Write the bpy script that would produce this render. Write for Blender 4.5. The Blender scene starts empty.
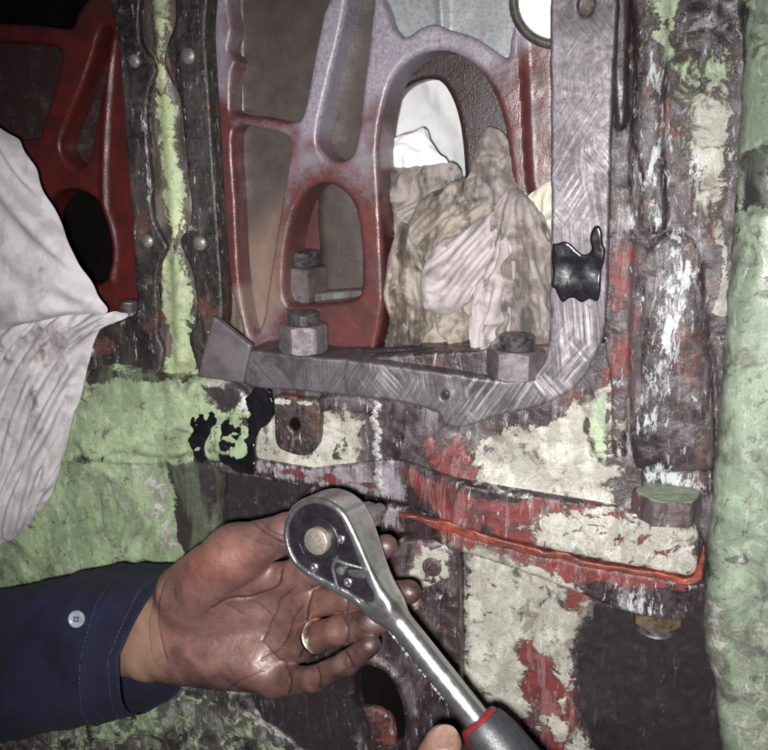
import bpy, bmesh, math, random
import numpy as np
from mathutils import Vector

# ------------------------------------------------------------------ camera, world, light, exposure
SC = bpy.context.scene
IMW, IMH, FPX = 768.0, 750.0, 900.0
DIST, YAW, PITCH = 0.62, math.radians(18), math.radians(15)
CAM = np.array([math.sin(YAW)*math.cos(PITCH), -math.cos(YAW)*math.cos(PITCH), math.sin(PITCH)])*DIST
FWD = -CAM/np.linalg.norm(CAM)
RGT = np.cross(FWD, [0, 0, 1.0]); RGT /= np.linalg.norm(RGT)
UPV = np.cross(RGT, FWD)

cam_data = bpy.data.cameras.new('camera')
cam_data.sensor_width = 36.0
cam_data.lens = FPX/IMW*36.0
cam_data.clip_start = 0.01
cam_data.clip_end = 50
cam = bpy.data.objects.new('camera', cam_data)
SC.collection.objects.link(cam)
cam.location = Vector(CAM)
cam.rotation_euler = Vector(FWD).to_track_quat('-Z', 'Y').to_euler()
SC.camera = cam
cam_data.dof.use_dof = False

world = bpy.data.worlds.new('World'); SC.world = world
world.use_nodes = True
world.node_tree.nodes['Background'].inputs[0].default_value = (0.82, 0.86, 1.0, 1)
world.node_tree.nodes['Background'].inputs[1].default_value = 0.016

def lamp(name, loc, power, size, color, typ='POINT', rot=None):
    l = bpy.data.lights.new(name, typ); l.energy = power; l.color = color
    if typ in ('POINT', 'SPOT'): l.shadow_soft_size = size
    else: l.size = size
    o = bpy.data.objects.new(name, l); SC.collection.objects.link(o); o.location = Vector(loc)
    if rot is not None: o.rotation_euler = Vector(rot).to_track_quat('-Z', 'Y').to_euler()
    return o
# the phone's own flash just beside the lens
flash_pos = CAM - 0.007*RGT - 0.010*UPV - 0.01*FWD
fl_ = lamp('phone_flash', flash_pos, 33.0, 0.006, (1.0, 0.972, 0.972), 'SPOT', FWD+RGT*0.03-UPV*0.09)
fl_.data.spot_size = math.radians(88); fl_.data.spot_blend = 1.0
# added lamp without a visible source, brightens the backdrop behind the opening
lamp('backdrop_fill', (0.03, 0.30, 0.30), 6.0, 0.05, (0.95, 0.98, 1.0))

SC.view_settings.view_transform = 'Standard'
SC.view_settings.look = 'None'
SC.view_settings.exposure = 0.0
SC.view_settings.gamma = 1.0
try: SC.cycles.use_denoising = True
except Exception: pass

# ------------------------------------------------------------------ helpers
rng = np.random.default_rng(7)
random.seed(7)
MM = 0.001
COL = SC.collection

def P(px, py, d):
    """point on the plane d mm in front of the engine wall that shows at this place of the photograph"""
    r = FWD + RGT*((px-IMW/2)/FPX) + UPV*(-(py-IMH/2)/FPX)
    t = (-d*MM - CAM[1])/r[1]
    return CAM + r*t
def UV(pts, d):
    return np.array([P(x, y, d)[[0, 2]] for x, y in pts])
def to_px(V):
    q = V - CAM
    z = q@FWD
    return np.stack([IMW/2 + FPX*(q@RGT)/z, IMH/2 - FPX*(q@UPV)/z], 1)

def catmull(pts, n=4, closed=True):
    p = np.asarray(pts, float); out = []
    m = len(p)
    for i in range(m if closed else m-1):
        p0, p1, p2, p3 = (p[(i-1) % m], p[i], p[(i+1) % m], p[(i+2) % m]) if closed else \
            (p[max(i-1, 0)], p[i], p[i+1], p[min(i+2, m-1)])
        for k in range(n):
            t = k/n
            out.append(0.5*((2*p1)+(-p0+p2)*t+(2*p0-5*p1+4*p2-p3)*t*t+(-p0+3*p1-3*p2+p3)*t**3))
    if not closed: out.append(p[-1])
    return np.array(out)

def seg_dist(poly, U, V, closed=True):
    D = np.full(U.shape, 1e9)
    m = len(poly)
    for i in range(m if closed else m-1):
        a = poly[i]; b = poly[(i+1) % m]
        ab = b-a; L = ab@ab
        if L < 1e-16: continue
        t = np.clip(((U-a[0])*ab[0]+(V-a[1])*ab[1])/L, 0, 1)
        D = np.minimum(D, (U-a[0]-t*ab[0])**2+(V-a[1]-t*ab[1])**2)
    return np.sqrt(D)
def inside(poly, U, V):
    c = np.zeros(U.shape, bool); m = len(poly)
    for i in range(m):
        a = poly[i]; b = poly[(i+1) % m]
        if a[1] == b[1]: continue
        cond = ((a[1] > V) != (b[1] > V)) & (U < (b[0]-a[0])*(V-a[1])/(b[1]-a[1])+a[0])
        c ^= cond
    return c
def sdf(poly, U, V):
    d = seg_dist(poly, U, V)
    return np.where(inside(poly, U, V), d, -d)

_perm = rng.random((256, 256))
def vnoise(x, y, s=0):
    x = x+s*17.31; y = y+s*9.77
    xi = np.floor(x).astype(int); yi = np.floor(y).astype(int)
    fx = x-xi; fy = y-yi
    fx = fx*fx*(3-2*fx); fy = fy*fy*(3-2*fy)
    g = lambda a, b: _perm[a % 256, b % 256]
    return (g(xi, yi)*(1-fx)+g(xi+1, yi)*fx)*(1-fy)+(g(xi, yi+1)*(1-fx)+g(xi+1, yi+1)*fx)*fy
def fbm(x, y, o=4, s=0):
    t = 0; a = 0.5
    for k in range(o):
        t = t+a*(vnoise(x, y, s+k*3)-0.5); x = x*2.03; y = y*2.03; a *= 0.5
    return t
def ridged(x, y, o=4, s=0):
    t = 0; a = 0.5
    for k in range(o):
        t = t+a*(1-np.abs(2*vnoise(x, y, s+k*3)-1)); x = x*2.03; y = y*2.03; a *= 0.5
    return t

# ---- objects
def link(name, mesh, mat, parent=None, smooth=True, angle=None):
    o = bpy.data.objects.new(name, mesh); COL.objects.link(o)
    if mat is not None:
        mesh.materials.clear(); mesh.materials.append(mat)
    if smooth:
        mesh.polygons.foreach_set('use_smooth', [True]*len(mesh.polygons))
        if angle: mesh.set_sharp_from_angle(angle=math.radians(angle))
    if parent is not None:
        o.parent = parent
        o.location = -world_loc(parent)
    return o
def world_loc(o):
    l = Vector(o.location)
    while o.parent: o = o.parent; l = l+o.location
    return l
def tag(o, label, cat, group=None, kind=None):
    o['label'] = label
    if cat: o['category'] = cat
    if group: o['group'] = group
    if kind: o['kind'] = kind
    return o
def thing(name, loc, label, cat, group=None):
    o = bpy.data.objects.new(name, None); COL.objects.link(o); o.location = Vector(loc)
    o.empty_display_size = 0.02
    return tag(o, label, cat, group)
def mesh_from(name, V, F):
    me = bpy.data.meshes.new(name)
    me.from_pydata([tuple(v) for v in V], [], [tuple(f) for f in F])
    me.update()
    return me
def set_attr(me, name, arr):
    a = me.color_attributes.new(name, 'FLOAT_COLOR', 'POINT')
    buf = np.ones((len(me.vertices), 4), np.float32); buf[:, :arr.shape[1]] = arr
    a.data.foreach_set('color', buf.ravel())

# ---- a cast or cut plate with real thickness from a traced outline
W_CH = {'red': ('w', 0), 'pale': ('w', 1), 'green': ('w', 2), 'grease_or_shade': ('w2', 0), 'scuff_or_highlight': ('w2', 1), 'steel': ('w2', 2)}
def field_arrays(fields, d, U, V):
    A = {'w': np.zeros((len(U), 3), np.float32), 'w2': np.zeros((len(U), 3), np.float32)}
    for f in fields:
        ch, poly = f[0], f[1]
        st = f[2] if len(f) > 2 else 1.0
        soft = (f[3] if len(f) > 3 else 12)*MM
        nm, k = W_CH[ch]
        if poly is None: val = np.full(U.shape, st)
        else:
            pp = UV(poly, d)
            val = np.clip(0.5+sdf(pp, U, V)/(2*soft), 0, 1)*st
        if st < 0:      # negative strength erases
            val = -val; A[nm][:, k] = np.minimum(A[nm][:, k], 1-val)
        else: A[nm][:, k] = np.maximum(A[nm][:, k], val)
    return A

def sheet(name, outer, d, thick, mat, parent=None, holes=(), res=1.5, bevel=2.0, hfun=None, fields=(), smooth_n=4, hole_n=4,
          warp=0.0, sides=4, seed=0, angle=None, back=False, flare=0.0):
    h = res*MM
    op = UV(outer, d)
    if smooth_n > 1: op = catmull(op, smooth_n)
    hp = []
    for hl in holes:
        q = UV(hl, d)
        hp.append(catmull(q, hole_n) if hole_n > 1 else q)
    lo = op.min(0)-2*h; hi = op.max(0)+2*h
    nu = int((hi[0]-lo[0])/h)+2; nv = int((hi[1]-lo[1])/h)+2
    gu, gv = np.meshgrid(lo[0]+h*np.arange(nu), lo[1]+h*np.arange(nv), indexing='ij')
    def total(U, V):
        if warp:
            U2 = U+warp*MM*fbm(U*80, V*80, 3, seed+5)*2; V2 = V+warp*MM*fbm(U*80, V*80, 3, seed+11)*2
        else: U2, V2 = U, V
        s = sdf(op, U2, V2)
        for q in hp: s = np.minimum(s, -sdf(q, U2, V2))
        return s
    S = total(gu, gv)
    S[np.abs(S) < 1e-7] = 1e-7
    ins = S > 0
    verts = []; idx = -np.ones((nu, nv), int)
    ii = np.argwhere(ins)
    idx[ins] = np.arange(len(ii))
    U = list(gu[ins]); V = list(gv[ins]); SD = list(S[ins])
    c00 = ins[:-1, :-1]; c10 = ins[1:, :-1]; c11 = ins[1:, 1:]; c01 = ins[:-1, 1:]
    cnt = c00.astype(int)+c10+c11+c01
    full = np.argwhere(cnt == 4)
    F = [ (idx[i, j], idx[i+1, j], idx[i+1, j+1], idx[i, j+1]) for i, j in full ]
    edge = {}
    def cross(a, b):
        k = (a, b) if a < b else (b, a)
        if k in edge: return edge[k]
        sa, sb = S[k[0]], S[k[1]]; t = sa/(sa-sb)
        U.append(gu[k[0]]*(1-t)+gu[k[1]]*t); V.append(gv[k[0]]*(1-t)+gv[k[1]]*t); SD.append(0.0)
        edge[k] = len(U)-1
        return edge[k]
    bedges = []
    for i, j in np.argwhere((cnt > 0) & (cnt < 4)):
        cs = [(i, j), (i+1, j), (i+1, j+1), (i, j+1)]
        poly = []
        for k in range(4):
            a = cs[k]; b = cs[(k+1) % 4]
            if ins[a]: poly.append(int(idx[a]))
            if ins[a] != ins[b]:
                poly.append(cross(a, b))
        if len(poly) >= 3:
            F.append(tuple(poly))
            n = len(poly)
            nin = len(ii)
            for k in range(n):
                if poly[k] >= nin and poly[(k+1) % n] >= nin: bedges.append((poly[k], poly[(k+1) % n]))
    U = np.array(U); V = np.array(V); SD = np.array(SD)
    H = np.full(U.shape, d*MM)
    if bevel > 0:
        b = bevel*MM
        x = 1-np.clip(SD/b, 0, 1)
        H = H-b*(1-np.sqrt(np.clip(1-x*x, 0, 1)))
    if hfun is not None: H = H+hfun(U, V, SD)*MM
    X = np.stack([U, -H, V], 1)
    A = field_arrays(fields, d, U, V)
    # sides
    bv = sorted({a for e in bedges for a in e})
    remap = {a: k for k, a in enumerate(bv)}
    base = X[bv]
    rows = [np.array(bv)]
    allX = [X]; off = len(X)
    bpos = np.array([d*MM-thick*MM]*len(bv))
    for s in range(1, sides+1):
        t = s/sides
        Y = base.copy()
        Y[:, 1] = base[:, 1]*(1-t)+(-bpos)*t
        allX.append(Y); rows.append(np.arange(off, off+len(bv))); off += len(bv)
        for nm in A: pass
    for s in range(sides):
        r0, r1 = rows[s], rows[s+1]
        for a, b in bedges:
            F.append((r0[remap[a]], r1[remap[a]], r1[remap[b]], r0[remap[b]]))
    XX = np.concatenate(allX)
    me = mesh_from(name, XX, F)
    for nm in A:
        arr = np.concatenate([A[nm]]+[A[nm][bv]]*sides)
        set_attr(me, nm, arr)
    return link(name, me, mat, parent, True, angle)

def bump_line(lines, d):
    """height function: ridges (or grooves) along traced lines: (points, width mm, height mm)"""
    L = [(catmull(UV(p, d), 4, False), w*MM, hh) for p, w, hh in lines]
    def f(U, V, S):
        t = np.zeros(U.shape)
        for p, w, hh in L: t += hh*np.exp(-(seg_dist(p, U, V, False)/w)**2)
        return t
    return f
def bump_poly(polys, d):
    """height function: raised (or sunk) areas: (outline, height mm, rounding mm)"""
    L = [(catmull(UV(p, d), 4), hh, r*MM) for p, hh, r in polys]
    def f(U, V, S):
        t = np.zeros(U.shape)
        for p, hh, r in L:
            x = 1-np.clip(sdf(p, U, V)/r, 0, 1)
            t += hh*np.sqrt(np.clip(1-x*x, 0, 1))
        return t
    return f
def rough(amp, freq, seed=0, o=4):
    return lambda U, V, S: amp*2*fbm(U*freq, V*freq, o, seed)
def addf(*fs):
    return lambda U, V, S: sum(f(U, V, S) for f in fs)

def tube(name, pts, rad, mat, parent=None, seg=10, sm=4, jitter=0.0, seed=0, flat=1.0):
    p = catmull(np.array(pts), sm, False); n = len(p)
    r = np.interp(np.linspace(0, 1, n), np.linspace(0, 1, len(np.atleast_1d(rad))), np.atleast_1d(rad))*MM
    g = np.random.default_rng(seed)
    r = r*(1+jitter*(g.random(n)-0.5)*2)
    V = []; F = []
    for i in range(n):
        t = p[min(i+1, n-1)]-p[max(i-1, 0)]; t /= np.linalg.norm(t)
        a = np.cross(t, [0, 1.0, 0.0])
        if np.linalg.norm(a) < 1e-3: a = np.cross(t, [1.0, 0, 0])
        a /= np.linalg.norm(a); b = np.cross(a, t)
        for k in range(seg):
            w = 2*math.pi*k/seg
            V.append(p[i]+r[i]*(math.cos(w)*a+math.sin(w)*b*flat))
    for i in range(n-1):
        for k in range(seg):
            F.append((i*seg+k, i*seg+(k+1) % seg, (i+1)*seg+(k+1) % seg, (i+1)*seg+k))
    F.append(tuple(range(seg))[::-1]); F.append(tuple((n-1)*seg+k for k in range(seg)))
    return link(name, mesh_from(name, V, F), mat, parent, True, 50)

def frame_axes(n, ref=(0, 0, 1)):
    n = np.array(n, float); n /= np.linalg.norm(n)
    r = np.array(ref, float)
    if abs(r@n) > 0.95: r = np.array([1.0, 0, 0])
    a = np.cross(r, n); a /= np.linalg.norm(a)
    return a, np.cross(n, a), n
def lathe(name, prof, origin, axis, mat, parent=None, seg=40, ref=(0, 0, 1), radf=None, angle=35):
    """rings of (radius mm, height mm) about an axis; radf(theta, r, h) shapes the ring"""
    a, b, n = frame_axes(axis, ref)
    V = []; F = []
    o = np.array(origin)
    for (r, h) in prof:
        for k in range(seg):
            w = 2*math.pi*k/seg
            rr, hh = (r, h) if radf is None else radf(w, r, h)
            V.append(o+MM*(rr*(math.cos(w)*a+math.sin(w)*b)+hh*n))
    m = len(prof)
    for i in range(m-1):
        for k in range(seg):
            F.append((i*seg+k, i*seg+(k+1) % seg, (i+1)*seg+(k+1) % seg, (i+1)*seg+k))
    F.append(tuple(range(seg))[::-1]); F.append(tuple((m-1)*seg+k for k in range(seg)))
    return link(name, mesh_from(name, V, F), mat, parent, True, angle)
def hexbody(name, af, h, origin, axis, mat, parent, rot=0.0, both=True):
    """hexagon nut body: af = across flats mm, with chamfered corners"""
    ap = af/2
    def hexr(w):
        q = (w+rot) % (math.pi/3)-math.pi/6
        return ap/math.cos(q)
    def radf(w, r, hh):
        if r < 0: return (hexr(w), hh+(-1 if hh > h/2 else 1)*(hexr(w)-ap*0.97)*0.55) if (hh > h/2 or both) else (hexr(w), hh)
        return r, hh
    prof = [(ap*0.97 if both else -1, 0), (-1, 0.001), (-1, h), (ap*0.97, h), (ap*0.6, h)]
    return lathe(name, prof, origin, axis, mat, parent, 72, radf=radf, angle=22)
def box(name, c, ax, half, mat, parent=None, bev=0.3):
    bm = bmesh.new(); bmesh.ops.create_cube(bm, size=2)
    for v in bm.verts:
        q = np.array(c)+MM*(v.co.x*half[0]*np.array(ax[0])+v.co.y*half[1]*np.array(ax[1])+v.co.z*half[2]*np.array(ax[2]))
        v.co = Vector(q)
    if bev: bmesh.ops.bevel(bm, geom=bm.edges[:], offset=bev*MM, segments=2, affect='EDGES', profile=0.6)
    bmesh.ops.recalc_face_normals(bm, faces=bm.faces[:])
    me = bpy.data.meshes.new(name); bm.to_mesh(me); bm.free()
    return link(name, me, mat, parent, True, 40)

# ---- solid from a distance field (hand, wrench head)
def rcone(X, a, b, ra, rb):
    a = np.asarray(a, np.float32); b = np.asarray(b, np.float32)
    ab = b-a; L = float(ab@ab)
    q = X-a
    t = np.clip((q@ab)/L, 0, 1)
    q = q-t[..., None]*ab
    return np.sqrt((q*q).sum(-1))-(ra+(rb-ra)*t)
def smin(a, b, k):
    h = np.clip(0.5+0.5*(b-a)/k, 0, 1)
    return b+(a-b)*h-k*h*(1-h)
def surface_nets(fn, lo, hi, h):
    lo = np.array(lo, np.float32); n = np.ceil((np.array(hi)-lo)/h).astype(int)+1
    ax = [lo[k]+h*np.arange(n[k], dtype=np.float32) for k in range(3)]
    Fv = np.empty(n, np.float32)
    for i in range(0, n[0], 16):
        G = np.stack(np.meshgrid(ax[0][i:i+16], ax[1], ax[2], indexing='ij'), -1)
        Fv[i:i+16] = fn(G)
    neg = Fv < 0
    cells = np.zeros(n-1, int)
    for dx in (0, 1):
        for dy in (0, 1):
            for dz in (0, 1):
                cells += neg[dx:n[0]-1+dx, dy:n[1]-1+dy, dz:n[2]-1+dz]
    act = (cells > 0) & (cells < 8)
    ci = np.argwhere(act); vid = -np.ones(n-1, int); vid[act] = np.arange(len(ci))
    acc = np.zeros((len(ci), 3)); cntv = np.zeros(len(ci))
    corners = [(x, y, z) for x in (0, 1) for y in (0, 1) for z in (0, 1)]
    for a in corners:
        for k in range(3):
            if a[k]: continue
            b = list(a); b[k] = 1
            fa = Fv[ci[:, 0]+a[0], ci[:, 1]+a[1], ci[:, 2]+a[2]]; fb = Fv[ci[:, 0]+b[0], ci[:, 1]+b[1], ci[:, 2]+b[2]]
            m = (fa < 0) != (fb < 0)
            t = np.where(m, fa/np.where(fa == fb, 1, fa-fb), 0)
            pt = np.tile(np.array(a, float), (len(ci), 1)); pt[:, k] = t
            acc[m] += pt[m]; cntv[m] += 1
    X = lo+h*(ci+acc/cntv[:, None])
    faces = []
    for k in range(3):
        i1, i2 = (k+1) % 3, (k+2) % 3
        sl0 = [slice(None)]*3; sl1 = [slice(None)]*3
        sl0[k] = slice(0, -1); sl1[k] = slice(1, None)
        ch = neg[tuple(sl0)] != neg[tuple(sl1)]
        e = np.argwhere(ch)
        e = e[(e[:, i1] > 0) & (e[:, i2] > 0) & (e[:, i1] < n[i1]-1) & (e[:, i2] < n[i2]-1)]
        def c(o1, o2):
            q = e.copy(); q[:, i1] -= o1; q[:, i2] -= o2
            return vid[q[:, 0], q[:, 1], q[:, 2]]
        quad = np.stack([c(1, 1), c(0, 1), c(0, 0), c(1, 0)], 1)
        flip = ~neg[e[:, 0], e[:, 1], e[:, 2]]
        quad[flip] = quad[flip][:, ::-1]
        faces.append(quad)
    return X, np.concatenate(faces)
def laplace(X, F, it=2, w=0.5):
    e = np.concatenate([F[:, [0, 1]], F[:, [1, 2]], F[:, [2, 3]], F[:, [3, 0]]])
    for _ in range(it):
        s = np.zeros_like(X); c = np.zeros(len(X))
        np.add.at(s, e[:, 0], X[e[:, 1]]); np.add.at(c, e[:, 0], 1)
        np.add.at(s, e[:, 1], X[e[:, 0]]); np.add.at(c, e[:, 1], 1)
        X = X+w*(s/np.maximum(c, 1)[:, None]-X)
    return X
def vnormals(X, F):
    nrm = np.cross(X[F[:, 2]]-X[F[:, 0]], X[F[:, 3]]-X[F[:, 1]])
    N = np.zeros_like(X)
    for k in range(4): np.add.at(N, F[:, k], nrm)
    return N/np.maximum(np.linalg.norm(N, axis=1), 1e-12)[:, None]

# ------------------------------------------------------------------ materials
class NT:
    def __init__(s, name):
        s.m = bpy.data.materials.new(name); s.m.use_nodes = True
        s.t = s.m.node_tree; s.n = s.t.nodes; s.l = s.t.links
        s.n.clear()
        s.out = s.n.new('ShaderNodeOutputMaterial')
        s.b = s.n.new('ShaderNodeBsdfPrincipled')
        s.l.new(s.b.outputs[0], s.out.inputs[0])
        s.co = s.n.new('ShaderNodeTexCoord').outputs['Object']
    def put(s, sock, v):
        if isinstance(v, (int, float)): sock.default_value = v
        elif isinstance(v, tuple): sock.default_value = v if len(v) == 4 or sock.type == 'VECTOR' else (*v, 1)
        else: s.l.new(v, sock)
    def math(s, op, a, b=0.0, c=0.0, clamp=False):
        n = s.n.new('ShaderNodeMath'); n.operation = op; n.use_clamp = clamp
        s.put(n.inputs[0], a); s.put(n.inputs[1], b); s.put(n.inputs[2], c)
        return n.outputs[0]
    def noise(s, scale, detail=6, rough=0.6, co=None, dist=0.0, color=False, stretch=None, rot=None):
        n = s.n.new('ShaderNodeTexNoise')
        n.inputs['Scale'].default_value = scale; n.inputs['Detail'].default_value = detail
        n.inputs['Roughness'].default_value = rough; n.inputs['Distortion'].default_value = dist
        c = co if co is not None else s.co
        if stretch or rot: c = s.mapping(c, stretch or (1, 1, 1), rot or (0, 0, 0))
        s.l.new(c, n.inputs['Vector'])
        return n.outputs['Color' if color else 'Fac']
    def mapping(s, c, scale=(1, 1, 1), rot=(0, 0, 0)):
        m = s.n.new('ShaderNodeMapping'); m.inputs['Scale'].default_value = scale; m.inputs['Rotation'].default_value = rot
        s.l.new(c, m.inputs['Vector']); return m.outputs[0]
    def mix(s, f, a, b, blend='MIX'):
        n = s.n.new('ShaderNodeMix'); n.data_type = 'RGBA'; n.blend_type = blend; n.clamp_factor = True
        s.put(n.inputs[0], f); s.put(n.inputs[6], a); s.put(n.inputs[7], b)
        return n.outputs[2]
    def mixf(s, f, a, b):
        n = s.n.new('ShaderNodeMix'); n.data_type = 'FLOAT'
        s.put(n.inputs[0], f); s.put(n.inputs[2], a); s.put(n.inputs[3], b)
        return n.outputs[0]
    def ramp(s, f, lo, hi, a=0.0, b=1.0):
        n = s.n.new('ShaderNodeMapRange'); n.interpolation_type = 'SMOOTHSTEP'
        s.put(n.inputs[0], f); n.inputs[1].default_value = lo; n.inputs[2].default_value = hi
        n.inputs[3].default_value = a; n.inputs[4].default_value = b
        return n.outputs[0]
    def ramp_lin(s, f, lo, hi):
        n = s.n.new('ShaderNodeMapRange'); n.clamp = True
        s.put(n.inputs[0], f); n.inputs[1].default_value = lo; n.inputs[2].default_value = hi
        return n.outputs[0]
    def attr(s, name):
        n = s.n.new('ShaderNodeAttribute'); n.attribute_name = name
        sp = s.n.new('ShaderNodeSeparateColor'); s.l.new(n.outputs['Color'], sp.inputs[0])
        return sp.outputs
    def bump(s, h, dist, strength=1.0, normal=None):
        n = s.n.new('ShaderNodeBump'); n.inputs['Distance'].default_value = dist; n.inputs['Strength'].default_value = strength
        s.put(n.inputs['Height'], h)
        if normal is not None: s.l.new(normal, n.inputs['Normal'])
        return n.outputs[0]
    def set(s, **k):
        for a, v in k.items(): s.put(s.b.inputs[a.replace('_', ' ')], v)
        return s.m

def painted(name, base=(0.038, 0.026, 0.028), base2=(0.080, 0.062, 0.066), red=(0.155, 0.033, 0.030), red2=(0.085, 0.025, 0.025),
            pale=(0.49, 0.485, 0.415), pale2=(0.35, 0.345, 0.29), green=(0.40, 0.48, 0.31), green2=(0.27, 0.34, 0.22),
            grease_or_shade=(0.026, 0.021, 0.024), edge=0.035, amp=1.05, base_rough=0.38, dirt=0.55, streak=0.55, relief=1.8, grit=1.0):
    t = NT(name)
    rawnoise = t.noise
    t.noise = lambda *a, **k: t.ramp_lin(rawnoise(*a, **k), 0.33, 0.67)
    w = t.attr('w'); w2 = t.attr('w2')
    n1 = t.noise(42, 12, 0.66, dist=0.5); n2 = t.noise(210, 7, 0.66); n3 = t.noise(950, 4, 0.6)
    n4 = t.noise(22, 8, 0.65, dist=0.8)
    nc = t.noise(75, 12, 0.70, dist=0.7)
    stv = t.noise(1, 9, 0.68, co=t.mapping(t.co, (170, 170, 26)), dist=0.5)     # runs and wipes
    stv2 = t.noise(1, 6, 0.6, co=t.mapping(t.co, (60, 60, 14)), dist=0.7)
    def field(f, nz, k=amp):
        s = t.math('ADD', f, t.math('MULTIPLY', t.math('SUBTRACT', nz, 0.5), k))
        return t.math('ADD', s, t.math('MULTIPLY', t.math('SUBTRACT', n3, 0.5), 0.16))
    wear = t.ramp(t.noise(30, 6, 0.6, dist=0.4), 0.45, 0.75)
    def coat(s): return t.mixf(wear, t.ramp(s, 0.5-edge, 0.5+edge), t.ramp(s, 0.26, 0.80))
    col = t.mix(t.ramp(n4, 0.35, 0.65), base, base2)
    col = t.mix(t.ramp(stv2, 0.45, 0.7, 0, 0.8), col, tuple(c*0.45 for c in base))
    col = t.mix(t.ramp(stv, 0.60, 0.95, 0, streak), col, (0.235, 0.21, 0.22))
    col = t.mix(t.ramp(n1, 0.66, 0.85, 0, 0.5), col, (0.11, 0.045, 0.028))
    rgh = t.ramp(n2, 0.2, 0.8, base_rough-0.18, base_rough+0.1)
    # bare metal
    ms = t.ramp(field(w2[2], stv, 0.9), 0.38, 0.62)
    col = t.mix(ms, col, t.mix(stv, (0.19, 0.17, 0.19), (0.36, 0.335, 0.36)))
    # primer
    sr = field(w[0], n1); mr = coat(sr)
    rc = t.mix(t.ramp(nc, 0.35, 0.66), red, red2)
    rc = t.mix(t.ramp(stv, 0.58, 0.72, 0, 0.5), rc, (0.27, 0.15, 0.15))
    col = t.mix(mr, col, rc)
    rgh = t.mixf(mr, rgh, 0.5)
    # green coat, its edge lined with dirt
    sg = field(w[2], nc); mg = coat(sg)
    gc = t.mix(t.ramp(n4, 0.35, 0.66), green, green2)
    gc = t.mix(t.ramp(stv2, 0.35, 0.7, 0, 0.5), gc, tuple(c*0.62 for c in green2))
    gc = t.mix(t.ramp(n2, 0.55, 0.95, 0, 0.55), gc, (0.20, 0.21, 0.15))
    gc = t.mix(t.ramp(n3, 0.66, 0.9, 0, 0.55), gc, (0.12, 0.12, 0.09))
    gc = t.mix(t.ramp(nc, 0.68, 0.85, 0, 0.4), gc, (0.52, 0.56, 0.46))
    gc = t.mix(t.ramp(sg, 0.5, 0.66, 0.55, 0), gc, (0.11, 0.10, 0.07))
    col = t.mix(t.ramp(sg, 0.36, 0.5, 0, 0.5), col, (0.05, 0.04, 0.038))
    col = t.mix(mg, col, gc)
    # pale coat
    sp = field(w[1], nc); mp = coat(sp)
    pc = t.mix(t.ramp(n4, 0.35, 0.68), pale, pale2)
    pc = t.mix(t.ramp(stv2, 0.38, 0.8, 0, 0.75), pc, (0.27, 0.26, 0.22))
    pc = t.mix(t.ramp(n2, 0.58, 0.95, 0, 0.55), pc, (0.24, 0.21, 0.18))
    pc = t.mix(t.ramp(n3, 0.68, 0.9, 0, 0.55), pc, (0.11, 0.09, 0.08))
    pc = t.mix(t.ramp(n1, 0.72, 0.80, 0, 0.6), pc, (0.13, 0.10, 0.08))
    pc = t.mix(t.ramp(sp, 0.5, 0.64, 0.5, 0), pc, (0.20, 0.165, 0.12))
    col = t.mix(t.ramp(sp, 0.38, 0.5, 0, 0.55), col, (0.055, 0.04, 0.038))
    col = t.mix(mp, col, pc)
    pnt = t.math('MAXIMUM', mp, mg)
    rgh = t.mixf(pnt, rgh, t.ramp(n1, 0.35, 0.65, 0.30, 0.50))
    # scuffed white
    mw = t.ramp(field(w2[1], t.noise(1, 10, 0.75, co=t.mapping(t.co, (230, 230, 70)), dist=0.5), 1.5), 0.36, 0.72)
    col = t.mix(t.math('MULTIPLY', mw, 0.8), col, (0.50, 0.53, 0.54))
    # oily dirt in patches over everything
    dm = t.math('MULTIPLY', t.ramp(t.noise(16, 10, 0.7, dist=1.0), 0.55, 0.95), dirt)
    col = t.mix(dm, col, (0.075, 0.06, 0.06))
    # grease and painted shade on top
    mk = t.ramp(field(w2[0], n1, 0.8), 0.42, 0.58)
    col = t.mix(t.math('MULTIPLY', mk, t.ramp(stv2, 0.35, 0.75, 0.97, 0.70)), col, grease_or_shade)
    rgh = t.mixf(mk, rgh, t.ramp(n2, 0.3, 0.7, 0.20, 0.38))
    hh = t.math('ADD', t.math('MULTIPLY', pnt, relief), t.math('MULTIPLY', mr, 0.6))
    hh = t.math('ADD', hh, t.math('MULTIPLY', n2, t.mixf(mk, 0.55*grit, 0.2)))
    hh = t.math('ADD', hh, t.math('MULTIPLY', n3, t.mixf(mk, 0.14*grit, 0.05)))
    hh = t.math('ADD', hh, t.math('MULTIPLY', nc, t.mixf(mk, 0.9*grit, 0.6)))
    t.set(Base_Color=col, Roughness=rgh, Normal=t.bump(hh, 0.00045, 0.75), Metallic=t.math('MULTIPLY', ms, 0.35))
    t.put(t.b.inputs['Specular IOR Level'], 0.5)
    return t.m

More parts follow.
